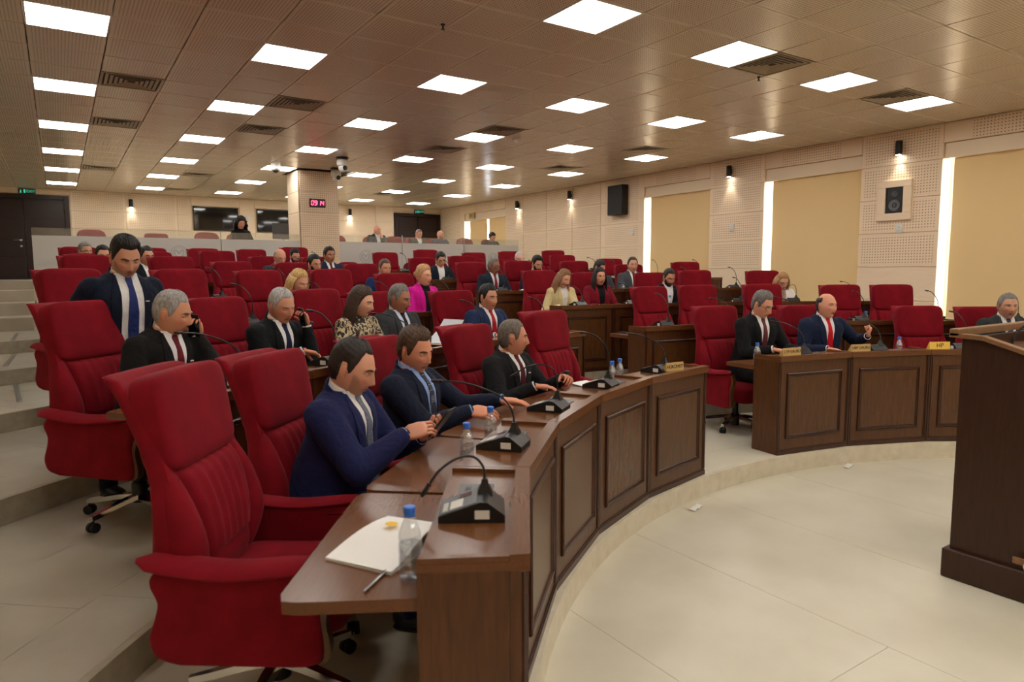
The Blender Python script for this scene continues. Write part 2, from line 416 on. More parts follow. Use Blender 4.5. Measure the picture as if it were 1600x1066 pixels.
# windows: sill, frame, pane, roller blind
for i, (y0, y1) in enumerate(WIN):
    far = y0 > 16; zb = ZG + .78 if far else ZW0
    wn = struct(ob('window_%d' % (i + 1), None)); x0 = XR + .30
    part('window_pane', MB().box(x0, x0 + .008, y0 + .04, y1 - .04, zb + .04, ZW1 - .04), 'window_glass', wn, smooth=False)
    fr = MB()
    for a_, b_, c_, d_ in ((y0, y0 + .05, zb, ZW1), (y1 - .05, y1, zb, ZW1), (y0, y1, zb, zb + .05), (y0, y1, ZW1 - .05, ZW1)): fr.box(x0 - .02, x0 + .04, a_, b_, c_, d_, c=.004)
    part('window_frame', fr, 'frame_white', wn)
    part('window_sill', MB().box(XR - .02, XR + .3, y0 + .005, y1 - .005, zb - .03, zb, c=.005), 'wall_cream', wn)
    if far: segs = [(y0 + .03, y0 + 1.03, 3.30), (y0 + 1.13, y1 - .19, 3.30)]
    else: segs = [(y0 + .015, y1 - .115, 3.31)]
    for (a_, b_, zt) in segs:
        bl = thing('roller_blind', 'x', 'blind', (XR + .10, (a_ + b_) / 2, zb)); hw = (b_ - a_) / 2; L = zt - zb + .12
        nn = 14; rings = []
        for q in range(nn + 1):
            z = (.03 if not far else .005) + (L - .03) * q / nn; xo = .004 * math.sin(q * .9)
            rings.append([(xo, -hw, z), (xo, hw, z), (xo + .0015, hw, z), (xo + .0015, -hw, z)])
        part('blind_fabric', MB().loft(rings), 'blind_fabric', bl)
        part('bottom_bar', MB().box(-.008, .010, -hw, hw, .012, .034, c=.004), 'wall_cream', bl)
        bl['label'] = {0: 'tan roller blind of the window out beyond the lectern', 1: 'large tan roller blind at the right edge behind the grey-haired man', 2: 'tan roller blind right of the wall-mounted switch, middle window', 3: 'tan roller blind in the window left of the first wall spot pier',
                       4: 'small far roller blind above the gallery, next to back corner' if a_ > 17 else 'small far roller blind behind the person in black in the gallery'}[i]
    cs = part('cassette', MB().box(XR + .03, XR + .2, y0 + .01, y1 - .01, 3.30 if not far else 3.29, ZW1 - .005, c=.006), 'wall_cream', wn)
# back wall with boards
wb = struct(part('wall_back', MB().box(XL - .2, XR + .3, YB + .02, YB + .3, 0, ZC + .1), 'wall_plain', None, smooth=False))
xs = [.35, 1.55, 2.75, 3.10, 4.35, 4.75, 6.0, 7.2, 8.4, 9.0]
zb_ = [ZG, 1.97, 2.46, 2.87, 3.30, ZC]
for i in range(len(xs) - 1):
    for j in range(5):
        x0, x1, z0, z1 = xs[i], xs[i + 1], zb_[j], zb_[j + 1]
        if (3.05 < x0 < 3.2 or 4.7 < x0 < 5) and 2.86 < z0 < 3.4:
            if z0 > 3.2: board(x1 - x0, ZC - 3.55, 'wall_board', wb, ((x0 + x1) / 2, YB, (ZC + 3.55) / 2), 0)
            continue
        board(x1 - x0, z1 - z0, 'wall_perforated' if x0 < 3.0 else 'wall_board', wb, ((x0 + x1) / 2, YB, (z0 + z1) / 2), 0)
board(1.7, ZC - 3.68, 'wall_board', wb, (9.85, YB, (ZC + 3.68) / 2), 0); board(2.86, ZC - 3.66, 'wall_board', wb, (-1.08, YB, (ZC + 3.66) / 2), 0)
struct(part('wall_left', MB().box(XL - .2, XL, YF, YB, -.1, ZC + .1), 'wall_plain', None, smooth=False))
struct(part('wall_front', MB().box(XL - .2, XR + .3, YF - .2, YF, -.1, ZC + .1), 'wall_plain', None, smooth=False))
# doors
def door(n, x0, x1, z1, label_side):
    d = struct(ob('door_%d' % n, None)); fwid = .1
    part('door_frame', MB().box(x0, x0 + fwid, YB - .06, YB + .02, ZG, z1, c=.006).box(x1 - fwid, x1, YB - .06, YB + .02, ZG, z1, c=.006).box(x0 + fwid, x1 - fwid, YB - .06, YB + .02, z1 - fwid, z1, c=.006), 'door_wood', d)
    xm = x0 + (x1 - x0) * (.52 if n == 1 else .5)
    for i, (a_, b_) in enumerate(((x0 + fwid, xm), (xm, x1 - fwid))):
        lf = part('door_leaf', MB().box(a_ + .003, b_ - .003, YB - .035, YB + .005, ZG + .01, z1 - fwid - .003, c=.004), 'door_wood', d)
        mb = MB()
        for j in range(4):
            za = ZG + .08 + j * .46; mb.box(a_ + .02, b_ - .02, YB - .04, YB - .034, za, za + .44, c=.003)
        part('door_board', mb, 'door_wood', lf)
        if i == 0:
            hx = b_ - .09
            part('door_handle', MB().capsule([(hx, YB - .09, ZG + .94), (hx - .14, YB - .09, ZG + .94)], .011).tube([(hx, YB - .1, ZG + .94), (hx, YB - .03, ZG + .94)], .012).sq((hx, YB - .045, ZG + .94), (.028, .006, .028), .8).sq((hx, YB - .045, ZG + .80), (.026, .006, .026), .8), 'steel', lf)
door(1, -1.62, .32, 3.64, 'left'); door(2, 9.03, 10.66, 3.62, 'right')
# column carrying the clock
COLX0, COLX1, COLY0, COLY1 = 4.17, 4.98, 14.02, 14.80
cl = struct(part('column', MB().box(COLX0 + .02, COLX1 - .02, COLY0 + .02, COLY1, .8, ZC), 'wall_plain', None, smooth=False))
zc = [ZG - .6, 2.02, 2.46, 2.95, 3.37, ZC]
for j in range(5):
    h_ = zc[j + 1] - zc[j]; zz = (zc[j] + zc[j + 1]) / 2
    board(COLX1 - COLX0, h_, 'wall_perforated', cl, ((COLX0 + COLX1) / 2, COLY0 + .0, zz), 0)
    o = board(COLY1 - COLY0 - .02, h_, 'wall_board', cl, (COLX0, (COLY0 + COLY1) / 2 + .01, zz), -HALF)

# ---- ceiling: tile grid, light panels, air vents
ce = struct(part('ceiling', MB().box(XL - .2, XR + .3, YF - .2, YB + .3, ZC + .03, ZC + .15), 'ceiling_gap', None, smooth=False))
TX, TY = .191, 4.4747
lights = {(3 * i, 4 * j) for i in range(0, 6) for j in range(-4, 7)} - {(3 * i, 4 * j) for i in range(-1, 6) for j in range(-4, 7) if not (XL < TX + 1.8 * i < XR)}
vents = [(1, 7), (1, 11), (4, 7), (4, 10), (1, 19), (4, 19), (4, 24), (9, 7), (9, 10), (10, 0), (14, 0), (14, 7), (14, 11), (12, 21)]
tmesh = MB().box(-.2965, .2965, -.2965, .2965, 0, .016, c=.005).mesh('ceiling_tile', 'ceiling_tile')
def proj(p):
    d = V(p) - V((0, 0, CAMZ)); z = d.dot(fw); return (800 + 1056.8 * d.dot(r2) / z, 533 - 1056.8 * d.dot(u2) / z, z)
cells = []
for i in range(-4, 18):
    for j in range(-18, 27):
        x, y = TX + .6 * i, TY + .6 * j
        if (i, j) in lights or (i, j) in vents or not (YF < y < YB): continue
        if COLX0 - .1 < x < COLX1 + .1 and COLY0 - .1 < y < COLY1 + .1: continue
        q = proj((x, y, ZC)); vis = q[2] > .3 and -60 < q[0] < 1660 and -50 < q[1] < 1066
        cells.append((0 if vis else 1, q[2] if vis else 0, x, y))
cells.sort(); rest = MB()
for n_, (hid, dz, x, y) in enumerate(cells):
    if n_ < 300 and not hid:
        o = ob('ceiling_tile', tmesh, ce, (x, y, ZC)); o.rotation_euler = (random.uniform(-.004, .004), random.uniform(-.004, .004), 0)
    else: rest.box(x - .2965, x + .2965, y - .2965, y + .2965, ZC, ZC + .016, c=.004 if not hid else 0)
def far_tiles():
    # beyond the nearest tiles: one mesh, the dots repeat on the same grid
    o = part('ceiling_tile_field', MB().add([(a - TX, b - TY, c) for a, b, c in rest.v], rest.f), 'ceiling_tile_far', ce, smooth=False, kind='stuff'); o.location = (TX, TY, 0)
perforated('ceiling_tile_far', srgb(214, 200, 176), srgb(128, 112, 92), 'XY', .027, .0056, (90, 90), .26, .7)
far_tiles()
ordn = ['first', 'second', 'third', 'fourth', 'fifth', 'sixth', 'seventh', 'eighth', 'ninth', 'tenth', 'eleventh', 'twelfth']
lf_m = MB()
for a_, b_, c_, d_ in ((-.298, .298, -.298, -.285), (-.298, .298, .285, .298), (-.298, -.285, -.285, .285), (.285, .298, -.285, .285)): lf_m.box(a_, b_, c_, d_, -.004, .016)
lf_m = lf_m.mesh('panel_frame', 'frame_white', False); ld_m = MB().box(-.285, .285, -.285, .285, .002, .012).mesh('diffuser', 'panel_light', False)
coln = {-1: 'column beyond the left frame edge', 0: 'leftmost column', 1: 'second column from the left', 2: 'third column from the left', 3: 'fourth column from the left', 4: 'fifth column from the left', 5: 'column nearest the window wall'}
for (i, j) in sorted(lights):
    x, y = TX + .6 * i, TY + .6 * j; row = j // 4
    if COLX0 - .3 < x < COLX1 + .3 and COLY0 - .3 < y < COLY1 + .3: continue
    q = proj((x, y, ZC)); vis = q[2] > .3 and -40 < q[0] < 1640 and -30 < q[1] < 1066
    where = coln[i // 3] + ', ' + (ordn[row - (1 if i // 3 < 2 else 0)] + ' nearest' if vis else '%s row behind the camera' % ordn[3 - row if row < 4 else row])
    t = thing('ceiling_light', 'lit square ceiling light panel, ' + where, 'ceiling light', (x, y, ZC - .001), 0, 'square ceiling light panels')
    ob('panel_frame', lf_m, t); ob('diffuser', ld_m, t)
vf = MB()
for k in range(6):
    a_ = .298 - k * .046; b_ = a_ - .030
    pts = [[(-a_, -a_, -.004), (a_, -a_, -.004), (a_, a_, -.004), (-a_, a_, -.004)], [(-b_, -b_, .002), (b_, -b_, .002), (b_, b_, .002), (-b_, b_, .002)]]
    vf.loft(pts, False)
vf_m = vf.mesh('louvre', 'vent_metal', False); vb_m = MB().box(-.297, .297, -.297, .297, .0135, .018).mesh('backing', 'vent_dark', False)
vfr_m = MB()
for a_, b_, c_, d_ in ((-.299, .299, -.299, -.27), (-.299, .299, .27, .299), (-.299, -.27, -.27, .27), (.27, .299, -.27, .27)): vfr_m.box(a_, b_, c_, d_, -.006, 0)
vfr_m = vfr_m.mesh('vent_frame', 'vent_metal', False)
vlab = ['right of the leftmost lights, nearest', 'right of the leftmost lights, second', 'between second and third light columns, nearest', 'between second and third light columns, second', 'far back in the leftmost column', 'far back beside the second light column', 'furthest back over the curly-haired woman', 'just ahead of the smoke detector', 'one step behind the smoke detector vent', 'large one beside the bright panel at upper right', 'nearest the window wall at upper right', 'near the window wall, second', 'near the window wall, third', 'furthest one before the back corner']
for (i, j), lb in zip(vents, vlab):
    t = thing('air_vent', 'square beige louvred ceiling vent, ' + lb, 'vent', (TX + .6 * i, TY + .6 * j, ZC), 0, 'square ceiling vents')
    ob('louvre', vf_m, t); ob('backing', vb_m, t); ob('vent_frame', vfr_m, t)

# ================================================================== FITTINGS ON WALLS AND CEILING
# wall spot lights
sb_m = MB().lathe([(.045, 0), (.048, .004), (.048, .2), (.044, .205)], 20).mesh('spot_body', 'black_plastic')
sl_m = MB().lathe([(.036, -.002), (.036, .002)], 16).mesh('spot_lens', 'spot_lens'); sa_m = MB().box(-.02, .02, .04, .075, .06, .14, c=.004).mesh('bracket', 'black_plastic')
for (x, y, z, rz, lb) in [(XR - .075, 5.42, 3.43, -HALF, 'nearest, above the built-in loudspeaker'), (XR - .075, 8.53, 3.47, -HALF, 'between the two large window blinds'), (XR - .075, 13.34, 3.49, -HALF, 'past the black box loudspeaker'), (XR - .075, 15.65, 3.45, -HALF, 'near the far gallery window'),
                          (1.67, YB - .075, 3.43, 0, 'on the back wall near the left door'), (7.55, YB - .075, 3.46, 0, 'on the back wall right of the clock column')]:
    t = thing('wall_spot', 'small black cylinder wall spotlight shining down, ' + lb, 'spotlight', (x, y, z), rz, 'black wall spotlights')
    ob('spot_body', sb_m, t); ob('spot_lens', sl_m, t); ob('bracket', sa_m, t)
    ld = bpy.data.lights.new('spot_light', 'SPOT'); ld.energy = SPOT_WATT; ld.color = (1, .93, .82); ld.spot_size = R_(70); ld.spot_blend = .6; ld.shadow_soft_size = .03
    lo = ob('spot_light', ld, t, (0, 0, -.02))
# exit signs
def exit_sign(x, lb):
    t = thing('exit_sign', lb, 'sign', (x, YB - .03, 3.655 if x < 5 else 3.63)); t.scale = (1, 1, 1)
    part('sign_board', MB().box(-.17, .17, -.02, .02, 0, .115, c=.004), 'sign_dark', t)
    me = text_mesh('EXIT', .085, 'led_green'); o = ob('lettering', me, t, (.075, -.0215, .057)); o.rotation_euler = (HALF, 0, 0)
    mb = MB().lathe([(.010, -.001), (.010, .001)], 10); 
    fig = MB().box(-.135, -.115, -.0235, -.021, .03, .075).box(-.13, -.12, -.0235, -.021, .08, .097).box(-.115, -.09, -.0235, -.021, .055, .063).box(-.145, -.125, -.0235, -.021, .015, .032).box(-.122, -.10, -.0235, -.021, .02, .03).box(-.065, -.03, -.0235, -.021, .015, .10)
    part('pictogram', fig, 'led_green', t, smooth=False)
exit_sign(-.51, 'green lit EXIT sign above the dark door at left'); exit_sign(9.9, 'green lit EXIT sign above the dark door at centre')
t = thing('window_sign', 'small dull tan sign board hung in the far gallery window', 'sign', (XR - .02, 18.2, 3.36), HALF)
part('sign_board', MB().box(-.15, .15, -.015, .015, 0, .17, c=.004), 'sign_tan', t)
o = ob('lettering', text_mesh('EXIT', .08, 'lettering'), t, (0, .017, .085)); o.rotation_euler = (HALF, 0, PI)
# digital clock on the column
t = thing('digital_clock', 'black wall clock showing 09:14 in red digits on the column', 'clock', (4.525, COLY0 - .03, 3.06))
part('clock_case', MB().box(-.165, .165, -.025, .005, 0, .17, c=.006).box(-.17, .17, -.01, .005, .07, .09), 'black_plastic', t)
SEG = {'0': 'abcdef', '9': 'abcdfg', '1': 'bc', '4': 'bcfg'}
dg = MB()
def seg7(ch, x, z, w_, h_):
    s_ = .011; R = {'a': (0, h_, w_, h_), 'd': (0, 0, w_, 0), 'g': (0, h_ / 2, w_, h_ / 2), 'f': (0, h_ / 2, 0, h_), 'b': (w_, h_ / 2, w_, h_), 'e': (0, 0, 0, h_ / 2), 'c': (w_, 0, w_, h_ / 2)}
    for q in SEG[ch]:
        x0, z0, x1, z1 = R[q]; sh = lambda zz: zz * .12
        if z0 == z1: dg.box(x + x0 + sh(z0) + .004, x + x1 + sh(z0) - .004, -.028, -.0255, z + z0 - s_ / 2, z + z0 + s_ / 2)
        else: dg.box(x + x0 + sh((z0 + z1) / 2) - s_ / 2, x + x0 + sh((z0 + z1) / 2) + s_ / 2, -.028, -.0255, z + z0 + .004, z + z1 - .004)
for ch, x in zip('0914', (-.135, -.068, .012, .075)): seg7(ch, x, .04, .042, .09)
dg.box(-.012, -.002, -.028, -.0255, .06, .07).box(-.008, .002, -.028, -.0255, .10, .11)
part('digits', dg, 'led_red', t, smooth=False)
# loudspeakers and switches on the right wall
t = thing('wall_loudspeaker', 'tall black box loudspeaker on the wall left of the first large blind', 'loudspeaker', (XR - .09, 11.57, 2.98), HALF)
part('cabinet', MB().box(-.25, .25, -.09, .09, 0, .66, c=.012), 'black_plastic', t); part('grille', MB().box(-.235, .235, .088, .096, .03, .64, c=.003), 'black_rubber', t)
t = thing('built_in_loudspeaker', 'dark two-cone loudspeaker framed in the wall between two blinds', 'loudspeaker', (XR, 5.475, 2.46), HALF)
fr = MB()
for a_, b_, c_, d_ in ((-.255, .255, 0, .11), (-.255, .255, .50, .60), (-.255, -.135, .11, .50), (.135, .255, .11, .50)): fr.box(a_, b_, 0, .045, c_, d_, c=.003)
part('frame', fr, 'wall_board', t); part('cabinet', MB().box(-.135, .135, 0, .012, .11, .50), 'black_plastic', t)
cone = lambda z, r: MB().loft([[(q * math.cos(2 * PI * k / 20), y_, z + q * math.sin(2 * PI * k / 20)) for k in range(20)] for q, y_ in ((r, .012), (r, .022), (r * .88, .024), (r * .35, .010), (.002, .018))])
part('woofer_cone', cone(.23, .085), 'grey_plastic', t); part('tweeter_cone', cone(.40, .042), 'grey_plastic', t)
for y, z, lb in [(5.39, 2.27, 'under the built-in loudspeaker'), (8.48, 2.46, 'between two blinds, middle pier'), (11.18, 2.51, 'right of the black box loudspeaker')]:
    t = thing('wall_switch', 'small white wall control plate ' + lb, 'switch', (XR, y, z), HALF, 'white wall control plates')
    part('plate', MB().box(-.05, .05, 0, .022, 0, .13, c=.004), 'white_plastic', t); part('button_row', MB().box(-.035, .035, .02, .026, .02, .05, c=.002).box(-.02, .02, .02, .026, .07, .10, c=.002), 'key_white', t)
t = thing('wall_switch', 'small pale control plate on the back wall between the dark panes', 'switch', (4.58, YB - .02, 3.22))
part('plate', MB().box(-.05, .05, -.02, 0, 0, .12, c=.004), 'white_plastic', t)
# interpreter booth windows
for i, (x0, x1, lb) in enumerate([(3.14, 4.30, 0), (4.80, 5.95, 1)]):
    wn = struct(ob('window_%d' % (6 + i), None)); z0, z1 = 2.90, 3.535
    part('window_pane', MB().box(x0 + .02, x1 - .02, YB - .005, YB + .01, z0 + .02, z1 - .02), 'dark_glass', wn, smooth=False)
    fr = MB()
    for a_, b_, c_, d_ in ((x0, x1, z0, z0 + .025), (x0, x1, z1 - .025, z1), (x0, x0 + .025, z0, z1), (x1 - .025, x1, z0, z1)): fr.box(a_, b_, YB - .03, YB + .01, c_, d_, c=.003)
    part('window_frame', fr, 'black_plastic', wn)
# ceiling cameras and detectors
def ptz(x, y, lb):
    t = thing('dome_camera', lb, 'camera', (x, y, ZC), R_(-70))
    part('mount', MB().lathe([(.11, 0), (.115, -.02), (.07, -.04)], 20), 'black_plastic', t)
    b_ = part('camera_body', MB().sq((0, 0, -.10), (.085, .10, .075), .7).sq((0, 0, -.18), (.075, .075, .085), .95), 'white_plastic', t)
    part('camera_lens', MB().loft([[(.06 + q, r * math.cos(2 * PI * k / 16), -.19 + r * math.sin(2 * PI * k / 16)) for k in range(16)] for q, r in ((0, .045), (.022, .042), (.03, .02))]), 'black_plastic', b_)
ptz(4.42, 12.16, 'white swivelling ceiling camera with dark lens, upper of the pair by the column'); ptz(4.75, 13.45, 'white swivelling ceiling camera, lower of the pair right beside the column')
t = thing('dome_camera', 'small white half-dome camera on the ceiling left of the column', 'camera', (3.69, 13.9, ZC))
part('camera_body', MB().lathe([(.09, 0), (.09, -.06), (.075, -.075)], 20), 'white_plastic', t); part('camera_lens', MB().sq((0, 0, -.075), (.06, .06, .05), 1), 'grey_plastic', t)
for x, y, lb in [(6.14, 9.05, 'near the middle of the ceiling'), (2.03, 17.3, 'far left, over the gallery')]:
    t = thing('smoke_detector', 'round white smoke detector ' + lb, 'smoke detector', (x, y, ZC)); part('detector_base', MB().lathe([(.07, 0), (.072, -.015), (.06, -.022)], 18), 'white_plastic', t); part('detector_cap', MB().lathe([(.045, -.02), (.04, -.042), (.02, -.046)], 18), 'white_plastic', t)
for x, y, lb in [(2.84, 5.29, 'at the top of the picture'), (6.45, 4.82, 'below the large vent')]:
    t = thing('sprinkler', 'tiny dark ceiling sprinkler stub ' + lb, 'sprinkler', (x, y, ZC)); part('stem', MB().lathe([(.02, 0), (.02, -.006), (.008, -.01), (.008, -.04)], 10), 'black_plastic', t); part('deflector', MB().lathe([(.018, -.04), (.018, -.044)], 10), 'black_plastic', t)
# ---- glass screen of the gallery
gl = struct(ob('trim_6', None)); ZF, ZT = 2.37, 2.50
gx_ = [(-.34, 1.15), (1.15, 2.64), (2.64, 4.16), (4.99, 6.42), (6.42, 8.0), (8.0, 9.58)]
for (a_, b_) in gx_:
    part('frosted_pane', MB().box(a_ + .004, b_ - .004, YG - .006, YG + .006, ZG + .08, ZF), 'frosted_glass', gl, smooth=False)
    part('clear_pane', MB().box(a_ + .004, b_ - .004, YG - .005, YG + .005, ZF, ZT), 'clear_glass', gl, smooth=False)
for x in (2.64, 6.42, 8.0):
    t = part('glass_post', MB().capsule([(x, YG - .03, ZF - .25), (x, YG - .03, ZT + .03)], .008), 'steel', gl)
def crest(x):
    mb = MB(); n = 32
    for r0, r1 in ((.145, .135), (.11, .104)):
        mb.loft([[(r * math.cos(2 * PI * k / n), y_, r * math.sin(2 * PI * k / n)) for k in range(n)] for r, y_ in ((r0, 0), (r0, -.004), (r1, -.004), (r1, 0))], False)
    for sx in (-1, 1):
        mb.tube([(sx * .075, -.002, .045), (sx * .05, -.002, .062), (sx * .02, -.002, .03), (0, -.002, -.01)], .007, 6); mb.tube([(sx * .075, -.002, .045), (sx * .07, -.002, -.02), (sx * .03, -.002, -.07), (0, -.002, -.085)], .006, 6)
    return mb
for x, z in ((1.9, 2.09), (5.57, 2.06), (8.82, 2.03)): part('etched_crest', crest(x), 'crest_grey', gl, (x, YG - .007, z))

# ================================================================== FURNITURE
# ---- red swivel armchair (forward = +x, floor at z = 0)
def spine(z):
    # front surface of the shell at height z: leans back, then curls at the headrest
    t = (z - .42) / .80
    return -.205 - .17 * t + .055 * math.sin(t * PI * 1.15) - (.03 * max(0, t - .86) / .14 if t > .86 else 0)
def shell_w(z):
    return float(np.interp(z, [.40, .50, .62, .78, .88, .95, 1.10, 1.20], [.225, .265, .295, .285, .262, .252, .250, .232]))
CH = {}
def curve_pts(p, k):
    p = [V(q) for q in p]; out = []
    for i in range(len(p) - 1):
        a_, b_, c_, d_ = p[max(i - 1, 0)], p[i], p[i + 1], p[min(i + 2, len(p) - 1)]
        for s_ in range(k):
            t = s_ / k; q = .5 * ((2 * b_) + (c_ - a_) * t + (2 * a_ - 5 * b_ + 4 * c_ - d_) * t * t + (3 * b_ - a_ - 3 * c_ + d_) * t ** 3); out.append((q.x, q.y))
    return out + [(p[-1].x, p[-1].y)]
def chair_meshes():
    mb = MB(); rings = []
    for i in range(15):
        z = .40 + .80 * i / 14; x = spine(z); w_ = shell_w(z); th = float(np.interp(z, [.4, .6, .85, 1.08, 1.2], [.13, .14, .10, .085, .06]))
        e = .35; ring = []
        back = -.014 * max(0, (z - 1.12) / .08)
        for k in range(24):
            u = 2 * PI * k / 24; cu, su = math.cos(u), math.sin(u)
            px = x - th / 2 + back + math.copysign(abs(cu) ** e, cu) * th / 2 + .035 * abs(math.copysign(abs(su) ** e, su)) ** 3
            ring.append((px, math.copysign(abs(su) ** e, su) * w_, z))
        rings.append(ring)
    x, z = spine(1.2) - .075, 1.212
    rings.append([(x + (p[0] - x) * .6, p[1] * .97, z) for p in rings[-1]])
    CH['back_shell'] = (mb.loft(rings), 'red_velvet')
    # headrest roll
    mt = Matrix.Rotation(R_(-9), 3, 'Y')
    CH['headrest'] = (MB().sq((spine(1.05) + .018, 0, 1.052), (.062, .2495, .168), .30, 36, 18, mtx=mt), 'red_velvet')
    # centre cushion with vertical channels and a lumbar seam
    mb = MB(); nz, ny = 26, 29; grid = []
    for i in range(nz):
        t = i / (nz - 1); z = .455 + .445 * t; w_ = float(np.interp(t, [0, .3, 1], [.15, .175, .205])); row = []
        for j in range(ny):
            s_ = -1 + 2 * j / (ny - 1); edge = (1 - abs(s_) ** 6) * (1 - abs(2 * t - 1) ** 10)
            rip = .0075 * math.cos(s_ * 7 * PI) * min(1, max(0, (t - .28) * 6)) * (.35 + .65 * t)
            seam = .014 * math.exp(-((t - .27) / .03) ** 2)
            row.append((spine(z) + .052 * edge ** .5 + (rip - seam) * edge + .012 * math.sin(t * PI), s_ * w_, z))
        grid.append(row)
    vs = [p for r in grid for p in r]; fs = [(i * ny + j, i * ny + j + 1, (i + 1) * ny + j + 1, (i + 1) * ny + j) for i in range(nz - 1) for j in range(ny - 1)]
    CH['back_cushion'] = (mb.add(vs, fs), 'red_velvet')
    # side bolsters
    for nme, sy in (('bolster', 1), ('bolster', -1)):
        rings = []
        for i in range(13):
            t = i / 12; z = .45 + .46 * t; y0 = float(np.interp(t, [0, .3, 1], [.15, .175, .205])) - .004; y1 = shell_w(z) + .004
            bul = math.sin(PI * min(max(t, .02), .985)) ** .45; yc, hw = (y0 + y1) / 2, max(.01, (y1 - y0) / 2 + .004)
            dep = .055 * bul + .018 * math.exp(-((t - .4) / .25) ** 2)
            rings.append([(spine(z) + dep * max(-.3, math.sin(2 * PI * k / 14)), sy * (yc + hw * math.cos(2 * PI * k / 14) * (.55 + .45 * bul)), z) for k in range(14)])
        CH[nme + str(sy)] = (MB().loft(rings), 'red_velvet')
    # seat
    mb = MB().sq((.015, 0, .412), (.285, .268, .075), .42, 36, 14); mb.v = [(x, y, z - .05 * max(0, (x - .16) / .14) ** 2 * (1 if z < .45 else .35)) for x, y, z in mb.v]
    CH['seat'] = (mb, 'red_velvet')
    # arm panels with pad and wooden front post
    for sy in (1, -1):
        out = curve_pts([(-.255, .61), (-.288, .565), (-.265, .50), (-.276, .44), (-.298, .37), (-.275, .31), (-.20, .285)], 4) + curve_pts([(.18, .28), (.25, .29), (.275, .35), (.266, .46), (.288, .55), (.265, .61)], 4)
        mb = MB(); rings = []
        for yy, sc in ((.272, .94), (.282, 1.0), (.322, 1.0), (.338, .965), (.342, .9)):
            rings.append([(.0 + (x) * sc, sy * yy, .45 + (z - .45) * sc) for x, z in out])
        CH['arm_panel%d' % sy] = (mb.loft(rings), 'red_velvet')
        rings = []
        for i in range(13):
            x = -.33 + .60 * i / 12; t = i / 12; h = .017 * (1 - abs(2 * t - 1) ** 8) ** .5 + .003; wd = .056 * (1 - abs(2 * t - 1) ** 6) ** .5 + .006
            zc_ = .625 + .012 * math.cos(t * PI * 2) - .012 * t
            rings.append([(x, sy * (.315 + wd * math.cos(2 * PI * k / 14)), zc_ + h * math.sin(2 * PI * k / 14) - .012 * max(0, math.cos(2 * PI * k / 14))) for k in range(14)])
        CH['arm_pad%d' % sy] = (MB().loft(rings), 'red_velvet')
        cv = curve_pts([(.280, .60), (.297, .565), (.296, .52), (.278, .47), (.272, .42), (.283, .36), (.280, .31), (.258, .288)], 4)
        mb = MB(); mb.loft([[(x - .010, sy * .285, z), (x + .010, sy * .285, z), (x + .010, sy * .325, z), (x - .010, sy * .325, z)] for x, z in cv])
        CH['arm_post%d' % sy] = (mb, 'chair_wood')
    CH['mechanism'] = (MB().box(-.12, .12, -.09, .09, .315, .36, c=.01).lathe([(.028, .14), (.028, .33)], 14).lathe([(.042, .05), (.042, .16), (.034, .17)], 14).tube([(.02, -.08, .33), (.02, -.25, .325)], .006), 'black_plastic')
    mb = MB(); mb.loft([[(x, y * w_, z + s_) for y, s_ in ((-1, -.012), (1, -.012), (.8, .014), (-.8, .014))] for x, w_, z in ((.02, .028, .115), (.12, .024, .108), (.24, .018, .088), (.315, .014, .078))])
    CH['base_leg'] = (mb, ['chrome']); 
    CH['caster'] = (MB().lathe([(.008, .035), (.008, .07)], 8, c=(.305, 0, 0)).loft([[(.305 + r * math.cos(2 * PI * k / 14), y, .028 + r * math.sin(2 * PI * k / 14)) for k in range(14)] for y, r in ((-.026, .018), (-.024, .027), (-.006, .028), (-.005, .016), (.005, .016), (.006, .028), (.024, .027), (.026, .018))]), 'black_rubber')
chair_meshes()
CHM = {k: (''.join(c for c in k if not c.isdigit() and c != '-'), mb.mesh(''.join(c for c in k if not c.isdigit() and c != '-'), m_, True, .9)) for k, (mb, m_) in CH.items()}
def red_chair(r, a, z, lift, yaw, label, xy=None):
    p = pol(r, a, z) if xy is None else V(xy)
    t = thing('swivel_armchair', label, 'chair', p, R_(a + 180 + yaw), 'red swivel armchairs of the chamber')
    for k, (nm, me) in CHM.items():
        if k in ('base_leg', 'caster'): continue
        ob(nm, me, t, (0, 0, lift))
    sp_ = random.uniform(0, 72)
    for q in range(5):
        lg = ob('base_leg', CHM['base_leg'][1], t, None, R_(sp_ + 72 * q)); ob('caster', CHM['caster'][1], lg)
    return t

